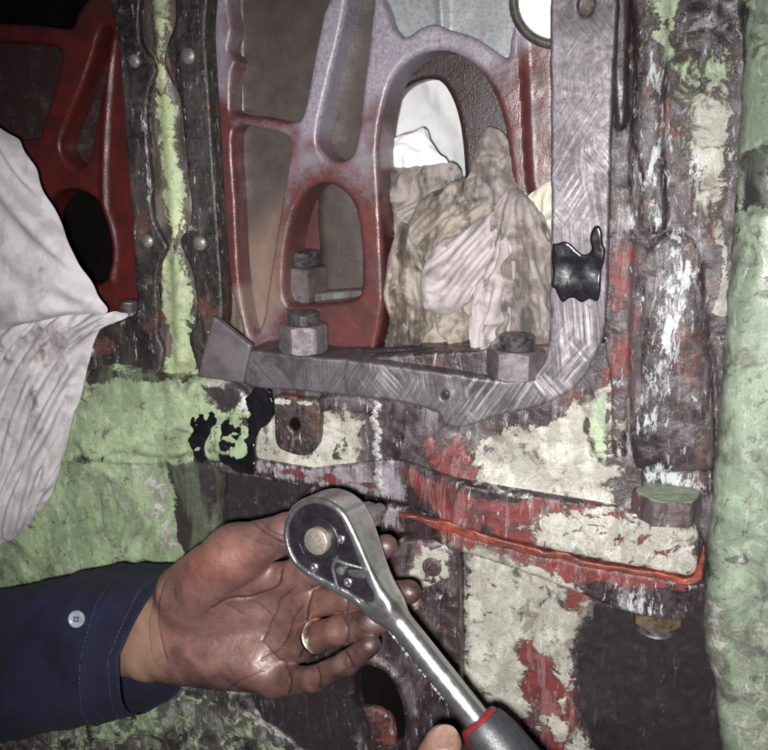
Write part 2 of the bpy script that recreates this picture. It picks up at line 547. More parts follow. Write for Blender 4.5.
def ground_steel(name):
    t = NT(name)
    cn = lambda *a, **k: t.ramp_lin(t.noise(*a, **k), 0.30, 0.70)
    wob = t.noise(14, 3, 0.5, color=True)
    add = t.n.new('ShaderNodeVectorMath'); add.operation = 'MULTIPLY_ADD'
    t.l.new(wob, add.inputs[0]); add.inputs[1].default_value = (0.006,)*3; t.l.new(t.co, add.inputs[2])
    def streaks(ang, seed):     # strokes of the grinder in one direction
        c = t.mapping(add.outputs[0], (1, 1, 1), (0, ang, 0))
        fine = cn(1, 6, 0.72, co=t.mapping(c, (1500+seed, 300, 34)))
        wide = cn(1, 4, 0.6, co=t.mapping(c, (330+seed, 150, 17)))
        return fine, wide
    f1, w1 = streaks(0.15, 0); f2, w2_ = streaks(-0.55, 70); f3, w3 = streaks(0.75, 140)
    m1 = t.ramp(t.noise(17, 3, 0.5, dist=0.5), 0.44, 0.56); m2 = t.ramp(t.noise(21, 3, 0.5, dist=0.5, stretch=(1, 1, 1.3), rot=(0, 1, 0)), 0.48, 0.62)
    s1 = t.mixf(m2, t.mixf(m1, f1, f2), f3); s2 = t.mixf(m2, t.mixf(m1, w1, w2_), w3)
    n2 = t.noise(38, 9, 0.68, dist=0.6); n3 = t.noise(300, 6, 0.65); n5 = t.noise(20, 4, 0.6)
    col = t.mix(t.ramp(s1, 0.15, 0.85), (0.072, 0.064, 0.071), (0.150, 0.136, 0.148))
    col = t.mix(t.ramp(n2, 0.46, 0.64, 0, 0.8), col, (0.045, 0.036, 0.040))
    col = t.mix(t.ramp(n3, 0.56, 0.68, 0, 0.6), col, (0.05, 0.036, 0.034))
    hot = t.attr('w2')[1]  # painted highlights: chosen areas of the steel made brighter in colour
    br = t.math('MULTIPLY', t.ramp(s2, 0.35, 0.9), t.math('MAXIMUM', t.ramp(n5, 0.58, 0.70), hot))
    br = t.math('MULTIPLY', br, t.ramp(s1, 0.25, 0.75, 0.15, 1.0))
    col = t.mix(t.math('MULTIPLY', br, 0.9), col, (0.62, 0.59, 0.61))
    hh = t.math('ADD', t.math('MULTIPLY', s1, 0.5), t.math('MULTIPLY', s2, 0.6))
    hh = t.math('ADD', hh, t.math('MULTIPLY', n3, 0.5))
    t.set(Base_Color=col, Metallic=0.35, Roughness=t.ramp(n3, 0.3, 0.7, 0.36, 0.54), Normal=t.bump(hh, 0.0004, 0.5))
    return t.m
def metal(name, c1, c2, rough=(0.25, 0.45), metallic=0.85, scale=150, bump=0.0003, dirt=None):
    t = NT(name)
    n = t.noise(scale, 6, 0.62); n2 = t.noise(scale*4, 4, 0.6)
    col = t.mix(t.ramp(n, 0.35, 0.65), c1, c2)
    if dirt: col = t.mix(t.ramp(t.noise(scale*0.6, 6, 0.7), 0.52, 0.66, 0, 0.85), col, dirt)
    t.set(Base_Color=col, Metallic=metallic, Roughness=t.ramp(n2, 0.3, 0.7, rough[0], rough[1]),
          Normal=t.bump(t.math('ADD', n, n2), bump, 0.5))
    return t.m
def plain(name, c1, c2, rough=(0.4, 0.6), scale=120, bump=0.0004, spec=0.5, metallic=0.0):
    t = NT(name)
    n = t.noise(scale, 6, 0.62); n2 = t.noise(scale*5, 4, 0.6)
    t.set(Base_Color=t.mix(t.ramp(n, 0.35, 0.65), c1, c2), Roughness=t.ramp(n2, 0.3, 0.7, rough[0], rough[1]), Metallic=metallic,
          Normal=t.bump(t.math('ADD', n, t.math('MULTIPLY', n2, 0.5)), bump, 0.7))
    t.put(t.b.inputs['Specular IOR Level'], spec)
    return t.m
def cloth_mat(name, c1, c2, stain=(0.20, 0.15, 0.10), soot=(0.05, 0.045, 0.045), amount=0.0, streak=None, wrinkle=(58, 30, 24), wr_depth=0.004):
    t = NT(name)
    rawnoise = t.noise
    t.noise = lambda *a, **k: t.ramp_lin(rawnoise(*a, **k), 0.33, 0.67)
    w = t.attr('w'); w2 = t.attr('w2')
    n1 = t.noise(40, 7, 0.65, dist=0.8); n2 = t.noise(160, 6, 0.65)
    st = t.noise(1, 6, 0.65, co=t.mapping(t.co, streak or (120, 60, 18)))
    wv = t.noise(2600, 2, 0.5)
    col = t.mix(t.ramp(n1, 0.35, 0.65), c1, c2)
    s = t.math('ADD', w[0], t.math('MULTIPLY', t.math('SUBTRACT', n1, 0.5), 0.8))
    s = t.math('ADD', s, t.math('MULTIPLY', t.math('SUBTRACT', st, 0.5), 0.9))
    col = t.mix(t.ramp(s, 0.28-amount, 0.95-amount, 0, 0.85), col, stain)
    k = t.math('ADD', w2[0], t.math('MULTIPLY', t.math('SUBTRACT', t.noise(52, 7, 0.6, dist=0.5), 0.5), 0.8))
    k = t.math('ADD', k, t.math('MULTIPLY', t.math('SUBTRACT', st, 0.5), 0.6))
    col = t.mix(t.ramp(k, 0.42-amount, 0.95-amount, 0, 0.9), col, soot)
    hh = t.math('ADD', t.math('MULTIPLY', n2, 1.0), t.math('MULTIPLY', wv, 0.35))
    rd = t.n.new('ShaderNodeTexNoise'); rd.noise_type = 'RIDGED_MULTIFRACTAL'
    rd.inputs['Scale'].default_value = 1.0; rd.inputs['Detail'].default_value = 4; rd.inputs['Distortion'].default_value = 0.5
    t.l.new(t.mapping(t.co, wrinkle, (0, 0.35, 0)), rd.inputs['Vector'])
    nb = t.bump(rd.outputs[0], wr_depth, 0.9)
    t.set(Base_Color=col, Roughness=0.85, Normal=t.bump(hh, 0.0005, 0.55, nb))
    t.put(t.b.inputs['Specular IOR Level'], 0.2)
    try: t.put(t.b.inputs['Sheen Weight'], 0.15)
    except Exception: pass
    return t.m

M_HOUSE = painted('painted_casting')
M_COLUMN = painted('green_column_paint', base=(0.16, 0.18, 0.145), base2=(0.25, 0.27, 0.22), green=(0.30, 0.375, 0.27), green2=(0.22, 0.285, 0.205), pale=(0.46, 0.49, 0.43), amp=1.0, dirt=0.8, relief=0.35, grit=0.35)
M_SILL = painted('green_sill_paint', base=(0.10, 0.09, 0.085), base2=(0.22, 0.23, 0.19), green=(0.33, 0.42, 0.245), green2=(0.24, 0.315, 0.185), pale=(0.5, 0.52, 0.46), grit=0.55, relief=1.2, dirt=0.7)
M_FLANGE = painted('black_flange_steel', base=(0.022, 0.019, 0.018), base2=(0.040, 0.034, 0.031), base_rough=0.45, streak=0.10, dirt=0.2)
M_POST = painted('post_paint', base=(0.07, 0.058, 0.048), base2=(0.14, 0.12, 0.10), green=(0.46, 0.52, 0.29), green2=(0.34, 0.42, 0.22), streak=0.3)
M_STEEL = ground_steel('ground_steel')
M_NUT = metal('nut_steel', (0.12, 0.103, 0.106), (0.19, 0.168, 0.172), (0.30, 0.45), 0.3, 70, 0.0003, dirt=(0.065, 0.053, 0.054))
M_STUD = metal('stud_steel', (0.12, 0.11, 0.115), (0.25, 0.24, 0.25), (0.25, 0.45), 0.7, 300, 0.0003, dirt=(0.03, 0.028, 0.03))
M_SCREW = metal('screw_steel', (0.16, 0.14, 0.14), (0.30, 0.26, 0.25), (0.3, 0.5), 0.5, 300, 0.0003)
M_SEAL_BLACK = plain('black_sealant', (0.006, 0.006, 0.008), (0.012, 0.011, 0.014), (0.14, 0.22), 60, 0.0002, 0.6)
M_SEAL_ORANGE = plain('orange_sealant', (0.27, 0.052, 0.027), (0.09, 0.026, 0.021), (0.35, 0.55), 60, 0.0012)
M_GREY = plain('grey_shim_steel', (0.068, 0.058, 0.062), (0.115, 0.102, 0.108), (0.36, 0.55), 45, 0.0004)
M_BRIGHT = metal('bright_stitch_metal', (0.40, 0.385, 0.39), (0.60, 0.58, 0.59), (0.22, 0.4), 0.5, 400, 0.0003)
M_LUG = painted('lug_paint', base=(0.04, 0.028, 0.027), base2=(0.075, 0.052, 0.046), streak=0.3)

def web_mat(name, red, red2, grey, grey2):
    t = NT(name); w = t.attr('w'); w2 = t.attr('w2')
    n1 = t.noise(70, 6, 0.6); n2 = t.noise(420, 5, 0.65); n3 = t.noise(1100, 3, 0.5)
    col = t.mix(t.ramp(n1, 0.35, 0.65), red, red2)
    s = t.math('ADD', w2[2], t.math('MULTIPLY', t.math('SUBTRACT', n2, 0.5), 0.55))
    s = t.math('ADD', s, t.math('MULTIPLY', t.math('SUBTRACT', n1, 0.5), 0.5))
    gc = t.mix(t.ramp(n2, 0.35, 0.65), grey, grey2)
    gc = t.mix(t.ramp(n2, 0.60, 0.70, 0, 0.7), gc, (0.10, 0.08, 0.10))
    col = t.mix(t.ramp(s, 0.25, 0.78), col, gc)
    p = t.math('ADD', w[1], t.math('MULTIPLY', t.math('SUBTRACT', n1, 0.5), 0.4))
    col = t.mix(t.ramp(p, 0.3, 0.9), col, (0.21, 0.145, 0.115))
    g = t.math('ADD', w2[0], t.math('MULTIPLY', t.math('SUBTRACT', n1, 0.5), 0.6))
    col = t.mix(t.ramp(g, 0.35, 0.8), col, (0.035, 0.02, 0.02))
    hh = t.math('ADD', t.math('MULTIPLY', n2, 0.7), t.math('MULTIPLY', n3, 0.5))
    t.set(Base_Color=col, Roughness=t.ramp(n1, 0.3, 0.7, 0.26, 0.42), Normal=t.bump(hh, 0.0005, 0.55))
    return t.m
M_WEB = web_mat('red_cast_web_paint', (0.105, 0.033, 0.032), (0.062, 0.022, 0.022), (0.29, 0.265, 0.305), (0.19, 0.168, 0.20))
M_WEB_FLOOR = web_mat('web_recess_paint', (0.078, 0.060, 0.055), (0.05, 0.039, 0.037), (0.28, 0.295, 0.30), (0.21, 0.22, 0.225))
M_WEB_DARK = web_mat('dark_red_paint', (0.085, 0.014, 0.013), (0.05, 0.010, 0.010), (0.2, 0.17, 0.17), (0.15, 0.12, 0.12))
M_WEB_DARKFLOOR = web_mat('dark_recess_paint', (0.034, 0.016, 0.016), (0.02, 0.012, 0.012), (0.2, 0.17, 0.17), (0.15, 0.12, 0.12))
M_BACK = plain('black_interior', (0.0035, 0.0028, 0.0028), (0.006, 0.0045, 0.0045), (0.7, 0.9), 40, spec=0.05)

# ================================================================== engine housing
house = thing('engine_housing', P(420, 745, 0), 'engine housing with worn green, cream and red paint round two openings', 'engine')

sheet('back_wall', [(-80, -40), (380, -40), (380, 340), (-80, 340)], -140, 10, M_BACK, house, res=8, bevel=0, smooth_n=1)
sheet('backing_wall', [(150, 352), (720, 345), (760, 790), (-60, 790), (-60, 395)], -14, 20, M_HOUSE, house, res=4, bevel=0, smooth_n=1,
      fields=[('grease_or_shade', None, 0.8)])

# --- post between the two openings
sheet('post', [(138, -20), (188, -20), (192, 100), (197, 200), (202, 300), (212, 385), (150, 385), (158, 300), (150, 200), (145, 100)], -1, 30, M_POST, house,
      bevel=6, fields=[('green', [(150, -20), (172, -20), (168, 45), (160, 60), (172, 85), (182, 170), (186, 215), (176, 245), (190, 280), (192, 330), (200, 375), (160, 378),
                                  (172, 340), (162, 300), (164, 262), (174, 235), (166, 205), (160, 150), (157, 90), (158, 40)], 1.0, 5)],
      hfun=addf(rough(1.2, 90, 3), bump_line([([(158, -10), (160, 40), (162, 62), (166, 100), (172, 180), (176, 235), (178, 290), (180, 360)], 5, 3)], 0)))
fl = sheet('flange_strip', [(105, -20), (110, 5), (117, 40), (124, 120), (130, 200), (136, 290), (136, 312), (120, 320), (84, 335), (76, 377), (110, 372), (152, 377), (163, 352), (157, 335), (158, 315), (156, 285),
                       (160, 262), (167, 248), (162, 238), (154, 222), (151, 205), (151, 180), (148, 150), (146, 110), (149, 88), (156, 72), (152, 60), (141, 44), (138, 20), (138, -20)], 4, 12, M_FLANGE, house,
      bevel=1.2, res=1.3, hfun=rough(0.5, 60, 9), fields=[('scuff_or_highlight', [(148, 90), (152, 200), (146, 200), (143, 90)], 0.5, 4)])
fr = sheet('flange_strip', [(177, -20), (175, 20), (169, 38), (164, 55), (165, 68), (172, 84), (180, 100), (184, 140), (188, 180), (191, 205), (189, 225), (180, 240), (183, 252), (191, 270), (196, 300), (195, 325), (189, 337),
                       (192, 352), (201, 372), (212, 340), (222, 318), (219, 250), (214, 180), (209, 100), (205, 30), (206, -20)], 4, 14, M_FLANGE, house,
      bevel=1.2, res=1.3, hfun=rough(0.5, 60, 19))
for (x, y, rr) in [(135, 61, 4.6), (188.5, 56, 5.4), (148, 241, 4.8), (200, 243, 5.2), (90.5, 351, 4.6)]:
    s = lathe('screw', [(rr, 0), (rr, 1.0), (rr*0.85, 2.0), (rr*0.45, 2.7), (0.3, 2.9)], P(x, y, 3.6), (0, -1, 0), M_SCREW, house, 20)

# --- green sill below the left opening
sheet('sill', [(-60, 385), (40, 380), (78, 376), (102, 366), (130, 368), (162, 376), (205, 380), (232, 380), (250, 396), (255, 425), (246, 462), (215, 470), (214, 520), (222, 600), (222, 660), (-60, 660)], 10, 50, M_SILL, house,
      bevel=9, warp=3, seed=4, res=1.4,
      hfun=addf(rough(1.6, 35, 2), rough(0.8, 150, 8), bump_line([([(60, 452), (75, 447), (84, 462), (100, 463), (115, 455), (150, 459), (195, 461), (215, 466)], 3.0, -2.5)], 10),
                bump_poly([([(-70, 470), (60, 462), (150, 464), (215, 470), (240, 700), (-70, 700)], -3.0, 6)], 10)),
      fields=[('green', None, 0.92), ('pale', [(205, 378), (250, 384), (250, 420), (228, 405), (200, 400)], 0.85, 6),
              ('pale', [(130, 465), (165, 470), (176, 545), (158, 560), (150, 520)], 0.62, 10),
              ('grease_or_shade', [(163, 462), (205, 462), (230, 466), (235, 560), (190, 572), (176, 545), (172, 500)], 1, 5),
              ('grease_or_shade', [(60, 450), (110, 452), (106, 468), (78, 466)], 0.55, 6), ('grease_or_shade', [(196, 384), (250, 380), (262, 400), (250, 440), (225, 430), (205, 400)], 0.62, 8), ('grease_or_shade', [(80, 366), (130, 366), (190, 378), (190, 386), (90, 382)], 0.7, 5)])
for k, ol in enumerate(([(190, 430), (193, 416), (203, 410), (213, 412), (215, 424), (208, 432), (206, 448), (202, 464), (193, 460)],
                        [(219, 428), (230, 414), (244, 397), (260, 386), (271, 402), (265, 428), (255, 444), (255, 468), (242, 476), (228, 470), (218, 452)])):
    sheet('sealant_patch', ol, 10, 4, M_SEAL_BLACK, house, bevel=0.8, res=0.7, warp=6, seed=77+k*9, hfun=addf(rough(2.0, 60, 31, 3), rough(1.2, 220, 37)))
# --- wall under the opening
def slope_wall(U, V, S):
    zt = P(420, 425, 2)[2]
    x = P(420, 425, 2)[0]
    lo = P(560, 500, 2); ll = P(250, 468, 2)
    zb = np.interp(U, [ll[0], lo[0]], [ll[2], lo[2]])
    t = np.clip((zt-V)/np.maximum(zt-zb, 0.01), 0, 1.1)
    k = np.clip((U-P(392, 450, 2)[0])/(P(470, 450, 2)[0]-P(392, 450, 2)[0]), 0, 1)
    return 20*t*t*(3-2*np.minimum(t, 1))*k*k*(3-2*k)
sheet('upper_wall', [(205, 366), (240, 366), (640, 340), (645, 515), (590, 512), (480, 492), (380, 476), (300, 486), (205, 470)], 2, 40, M_HOUSE, house,
      bevel=1, smooth_n=1, res=1.3,
      hfun=addf(slope_wall, rough(0.7, 40, 12), rough(0.45, 170, 13), bump_poly([([(312, 402), (330, 394), (360, 396), (376, 404), (380, 414), (360, 412), (330, 410), (318, 420)], 3.0, 4)], 2),
                bump_line([([(378, 402), (374, 420), (380, 440), (376, 460), (383, 490)], 1.2, -1.5)], 2)),
      fields=[('pale', [(468, 445), (500, 432), (560, 418), (596, 390), (614, 380), (616, 505), (590, 505), (540, 497), (495, 486), (482, 470)], 0.9, 9),
              ('green', [(588, 402), (608, 385), (608, 462), (594, 455), (586, 430)], 0.95, 4),
              ('pale', [(588, 402), (608, 385), (608, 462), (594, 455), (586, 430)], -1, 4),
              ('red', [(425, 440), (472, 436), (490, 500), (440, 490)], 0.9, 10), ('red', [(335, 460), (365, 458), (362, 474), (340, 474)], 0.9, 5),
              ('red', [(596, 372), (616, 365), (616, 392), (602, 392)], 0.95, 4),
              ('pale', [(258, 402), (276, 400), (300, 406), (330, 412), (368, 402), (362, 440), (366, 480), (330, 480), (290, 478), (255, 462), (246, 440)], 0.82, 8),
              ('grease_or_shade', [(205, 366), (250, 380), (256, 410), (246, 445), (205, 460)], 0.8, 8)])
def left_fade(U, V, S):
    a, b = P(385, 480, 26)[0], P(470, 500, 26)[0]
    k = np.clip((b-U)/(b-a), 0, 1)
    return -20.0*k*k*(3-2*k)
sheet('joint_flange', [(180, 458), (300, 479), (345, 474), (378, 468), (480, 487), (590, 504), (640, 513), (688, 521), (697, 526), (699, 536), (697, 572), (690, 578), (600, 561), (520, 544), (450, 527), (400, 516), (300, 497), (178, 472)], 26, 30, M_HOUSE, house,
      bevel=2.6, smooth_n=1, res=1.2, hfun=addf(left_fade, rough(0.6, 50, 22), rough(0.4, 170, 23)),
      fields=[('red', [(392, 478), (480, 490), (545, 504), (552, 520), (548, 542), (500, 540), (440, 522), (410, 508)], 0.95, 9), ('red', [(545, 500), (690, 520), (690, 575), (545, 545)], 0.86, 6),
              ('red', [(205, 463), (300, 482), (380, 497), (380, 502), (300, 490), (205, 470)], 0.55, 3),
              ('pale', [(528, 532), (552, 508), (600, 503), (660, 514), (702, 520), (702, 584), (640, 574), (560, 556), (530, 548)], 0.80, 11),
              ('pale', [(470, 482), (530, 496), (525, 503), (475, 490)], 0.66, 4),
              ('steel', [(200, 463), (300, 478), (385, 468), (400, 514), (300, 494), (200, 470)], 0.8, 5)])
sheet('lower_flange', [(300, 497), (385, 517), (400, 519), (450, 531), (520, 549), (600, 567), (690, 583), (699, 590), (697, 607), (686, 622), (640, 618), (596, 602), (540, 580), (470, 556), (420, 546), (385, 545), (300, 520)], 25, 26, M_HOUSE, house,
      bevel=4, smooth_n=2, res=1.2, hfun=addf(left_fade, rough(0.7, 60, 32), rough(0.4, 170, 33)),
      fields=[('red', [(420, 525), (530, 552), (690, 585), (690, 598), (600, 586), (560, 600), (520, 570), (450, 550)], 0.75, 6),
              ('pale', [(440, 545), (470, 545), (545, 566), (585, 590), (585, 605), (470, 575)], 0.8, 6),
              ('scuff_or_highlight', [(620, 585), (660, 590), (660, 620), (620, 612)], 0.55, 5), ('steel', [(300, 497), (400, 520), (395, 545), (300, 522)], 0.6, 6)])
sheet('sealant_bead', [(396, 514), (425, 518), (450, 524), (475, 532), (500, 539), (530, 547), (560, 553), (590, 561), (620, 566), (655, 573), (688, 578), (698, 570), (703, 554), (705, 546), (707, 554), (704, 572), (698, 583), (688, 585), (655, 579), (620, 572), (590, 567), (560, 560), (530, 555), (500, 548), (470, 540), (440, 530), (415, 521)],
      25.7, 4, M_SEAL_ORANGE, house, bevel=0.9, res=0.7, warp=2.2, seed=52, hfun=addf(rough(1.2, 60, 53, 3), rough(0.6, 260, 54)))
sheet('lower_wall', [(445, 530), (730, 590), (740, 790), (440, 790)], 2, 20, M_HOUSE, house, bevel=1, smooth_n=1, res=1.3,
      hfun=addf(rough(0.9, 40, 42), rough(0.5, 160, 43), rough(3.0, 22, 47),
                bump_line([([(459, 565), (461, 640), (463, 720)], 1.5, 1.6), ([(468, 575), (470, 640), (472, 700)], 1.2, 1.0)], 2)),
      fields=[('pale', [(466, 548), (520, 556), (565, 580), (592, 600), (586, 625), (574, 655), (572, 690), (566, 715), (588, 740), (600, 790), (440, 790), (462, 700)], 0.9, 8),
              ('red', [(512, 630), (560, 634), (580, 700), (572, 760), (520, 790), (470, 790), (500, 700)], 1, 8),
              ('pale', [(516, 648), (524, 640), (536, 646), (556, 660), (566, 690), (560, 712), (545, 716), (560, 745), (600, 790), (470, 790), (500, 735), (520, 730), (528, 700), (516, 690), (522, 668)], -0.85, 5),
              ('red', [(540, 560), (600, 580), (590, 615), (560, 610)], 0.9, 6),
              ('pale', [(548, 575), (600, 585), (590, 615), (556, 612)], -0.6, 5),
              ('grease_or_shade', [(588, 600), (720, 600), (740, 790), (612, 790), (592, 740), (576, 700), (574, 655), (584, 625)], 1, 5),
              ('grease_or_shade', [(466, 560), (500, 548), (510, 560), (480, 575), (482, 600), (472, 600)], 0.45, 5)])
cv = sheet('cover_plate', [(392, 545), (425, 538), (446, 546), (458, 564), (460, 640), (462, 700), (478, 790), (215, 790), (250, 700), (300, 660), (345, 600)], 16, 22, M_HOUSE, house,
      holes=[[(356, 674), (372, 668), (388, 678), (399, 698), (404, 722), (402, 744), (392, 756), (372, 757), (362, 738), (352, 704)]], bevel=3.5, res=1.3,
      hfun=addf(rough(1.2, 45, 52), rough(0.5, 160, 53), bump_poly([([(380, 545), (425, 540), (440, 555), (445, 600), (400, 640), (370, 600)], 2.5, 8)], 16), bump_line([([(350, 668), (374, 660), (396, 676), (410, 704), (413, 736), (402, 764)], 3.0, 3.0)], 16)),
      fields=[('pale', [(400, 575), (425, 545), (450, 545), (452, 575), (436, 580), (415, 610)], 0.68, 5), ('grease_or_shade', [(300, 690), (350, 660), (365, 760), (340, 790), (215, 790), (250, 700)], 0.85, 8),
              ('red', [(418, 540), (432, 545), (428, 562), (420, 556)], 0.8, 3), ('steel', [(392, 605), (410, 598), (405, 640), (388, 640)], 0.55, 5)])
lathe('screw', [(7, 0), (7, 0.6), (5.4, 1.4), (4.2, 1.4), (3.6, 0.2), (0.2, 0.1)], P(432, 567, 18.5), (0, -1, 0), M_LUG, house, 24)
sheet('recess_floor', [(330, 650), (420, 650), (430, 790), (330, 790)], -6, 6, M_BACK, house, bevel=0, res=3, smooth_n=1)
sheet('oil_baffle', [(352, 716), (368, 708), (386, 714), (394, 728), (392, 770), (350, 770)], -1, 5, M_LUG, house, bevel=2, res=1.2, hfun=rough(2,60,66), fields=[('red', None, 0.5)])

# --- floor ledge below the sleeve
sheet('lower_ledge', [(-60, 690), (40, 684), (180, 672), (228, 676), (246, 700), (262, 720), (300, 748), (320, 790), (-60, 790)], 20, 20, M_SILL, house, bevel=6, warp=4, seed=9, res=1.4,
      hfun=addf(rough(5, 28, 61), rough(1.6, 110, 62)), fields=[('green', None, 0.40), ('grease_or_shade', None, 0.38), ('green', [(60, 690), (160, 690), (175, 740), (70, 750)], 0.72, 20), ('pale', [(225, 678), (262, 716), (300, 745), (285, 750), (240, 712)], 0.6, 4),
                                                              ('grease_or_shade', [(160, 715), (260, 725), (300, 790), (120, 790)], 0.55, 14)])

# --- rough casting right of the frame
sheet('side_casting', [(604, -30), (770, -30), (760, 100), (752, 250), (740, 400), (722, 540), (706, 560), (698, 530), (640, 515), (612, 480), (611, 390), (601, 330), (604, 200)], 4, 60, M_HOUSE, house,
      bevel=3, res=1.3, smooth_n=2,
      hfun=addf(rough(2.2, 30, 72), rough(1.1, 110, 73),
                bump_poly([([(634, 245), (650, 236), (680, 232), (698, 250), (706, 300), (712, 380), (716, 440), (712, 468), (640, 470), (633, 460), (629, 400), (630, 300)], 7, 20),
                           ([(632, -30), (668, -30), (668, 60), (664, 140), (668, 220), (650, 236), (634, 226), (630, 150), (634, 60)], 6, 10),
                           ([(678, 40), (725, 36), (740, 100), (736, 260), (730, 330), (704, 320), (690, 250), (672, 190), (668, 100)], 1.5, 14),
                           ([(612, -30), (626, -30), (628, 100), (622, 130), (612, 110)], -10, 3)], 4),
                bump_line([([(634, 150), (640, 180), (637, 225), (650, 245), (630, 236)], 1.6, -3), ([(698, 335), (712, 360), (716, 420), (716, 480)], 1.4, -3.5), ([(629, 400), (628, 440), (632, 470)], 1.2, -5)], 4)),
      fields=[('red', [(608, 190), (632, 240), (631, 400), (610, 400)], 0.78, 8),
              ('pale', [(610, 395), (632, 400), (636, 480), (612, 480)], 0.5, 6),
              ('pale', [(684, 96), (726, 84), (742, 120), (728, 215), (716, 240), (698, 212), (688, 160)], 0.78, 9),
              ('green', [(648, -30), (682, -30), (676, 50), (666, 74), (656, 40)], 0.9, 6), ('green', [(672, 60), (748, 30), (748, 80), (730, 110), (690, 120), (668, 150)], 0.55, 12),
              ('pale', [(722, 238), (729, 246), (727, 298), (730, 318), (720, 322), (712, 312), (720, 296)], 0.95, 2.5),
              ('grease_or_shade', [(684, -30), (748, -30), (746, 40), (720, 45), (690, 30)], 0.75, 8), ('grease_or_shade', [(704, 320), (735, 320), (724, 500), (712, 500), (714, 400)], 0.6, 8),  # first patch: shade of the recess at the top, painted as dark colour
              ('grease_or_shade', [(614, 60), (630, 70), (634, 120), (624, 132), (612, 110)], 0.9, 3),
              ('scuff_or_highlight', [(674, 235), (690, 240), (690, 300), (680, 340), (668, 380), (662, 420), (640, 430), (648, 390), (662, 330), (668, 290)], 0.74, 7),
              ('scuff_or_highlight', [(640, 40), (668, 60), (668, 230), (640, 225)], 0.42, 8), ('scuff_or_highlight', [(640, 470), (660, 462), (690, 476), (704, 488), (690, 490), (650, 482)], 0.85, 4),
              ('scuff_or_highlight', [(692, 150), (704, 155), (702, 205), (694, 205)], 0.72, 4)])
sheet('round_column', [(752, -30), (745, 60), (740, 160), (734, 250), (726, 350), (718, 450), (711, 530), (706, 590), (704, 650), (716, 700), (738, 790), (900, 790), (900, -30)], 26, 60, M_COLUMN, house,
      bevel=20, warp=2, seed=15, res=1.5, hfun=addf(rough(1.2, 30, 82, 2), rough(0.3, 140, 83), bump_poly([([(742, 160), (790, 140), (800, 205), (760, 216), (738, 212)], -5, 4)], 34)),
      fields=[('green', None, 0.78), ('grease_or_shade', [(735, -30), (752, -30), (740, 200), (728, 330), (716, 470), (706, 470), (722, 330), (732, 200)], 0.6, 5), ('pale', [(700, 590), (725, 610), (728, 690), (710, 690)], 0.8, 8), ('grease_or_shade', [(740, 155), (790, 140), (800, 205), (745, 212)], 0.95, 4),
              ('pale', [(735, 640), (760, 600), (780, 760), (745, 770)], 0.55, 14)])

# --- lug with a hole and the row of repair stitches
lug = sheet('lug', [(275, 396), (300, 398), (318, 402), (320, 425), (317, 446), (306, 456), (288, 453), (276, 444), (274, 420)], 9, 10, M_LUG, house, bevel=1.6, res=0.9,
            holes=[[(294, 418), (300, 425), (294, 432), (288, 425)]], fields=[('pale', [(274, 398), (314, 401), (314, 406), (274, 404)], 0.75, 1.6), ('red', [(280, 385), (300, 388), (298, 402), (282, 400)], 0.7, 3)], hfun=rough(0.5, 120, 91))
lathe('lug_hole_plug', [(6.5, 0), (6.5, 0.6), (5.2, 1.0), (4.6, 0.4), (0.2, 0.2)], P(294, 425, 5.2), (0, -1, 0), M_BACK, lug, 20)  # black plug, paints the shade inside the hole
seam = catmull(np.array([(378, 404), (374, 418), (379, 432), (376, 448), (380, 462), (378, 476), (384, 492)], float), 6, False)
sl = np.concatenate([[0], np.cumsum(np.hypot(*np.diff(seam, axis=0).T))])
for i, t_ in enumerate(np.linspace(0, sl[-1], 22)):
    x = np.interp(t_, sl, seam[:, 0]); y = np.interp(t_, sl, seam[:, 1])
    a = 38 if i % 2 else -32
    c = math.cos(math.radians(a)); s = math.sin(math.radians(a))
    box('stitch_key', P(x, y, (2.2 if y < 468 else 7.2)+0.3*(i % 3)), ((c, 0, s), (0, 1, 0), (-s, 0, c)), (3.0+0.5*math.sin(i*2.3), 1.4, 1.6), M_BRIGHT, house, 0.4)

# ================================================================== red casting in the right-hand opening
web = thing('bearing_web', P(330, 360, -30), 'ribbed red and silver casting seen through the main opening', 'casting')
BIG = [(384, 380), (384, 300), (381, 220), (378, 150), (383, 110), (393, 78), (412, 58), (440, 50), (468, 60), (490, 85), (503, 120), (508, 150), (514, 200), (522, 300), (524, 380)]
PK1 = [(235, -20), (232, 30), (229, 50), (236, 61), (232, 75), (231, 100), (234, 113), (262, 117), (292, 122), (303, 112), (313, 60), (322, 15), (328, -20)]
PK2 = [(234, 131), (260, 129), (283, 134), (290, 146), (284, 185), (276, 235), (268, 285), (262, 322), (252, 336), (246, 320), (240, 280), (236, 200)]
SLOT = [(353, -20), (341, 30), (329, 80), (320, 120), (318, 143), (326, 157), (340, 162), (353, 153), (358, 130), (364, 80), (370, 30), (373, -20)]
AR2 = [(288, 304), (284, 270), (288, 235), (297, 205), (312, 187), (330, 184), (347, 195), (357, 215), (361, 250), (361, 285), (355, 299), (325, 304)]
PK3 = [(388, -20), (388, 15), (394, 30), (405, 37), (420, 28), (435, 24), (450, 30), (475, 38), (500, 55), (508, 56), (510, 40), (512, -20)]
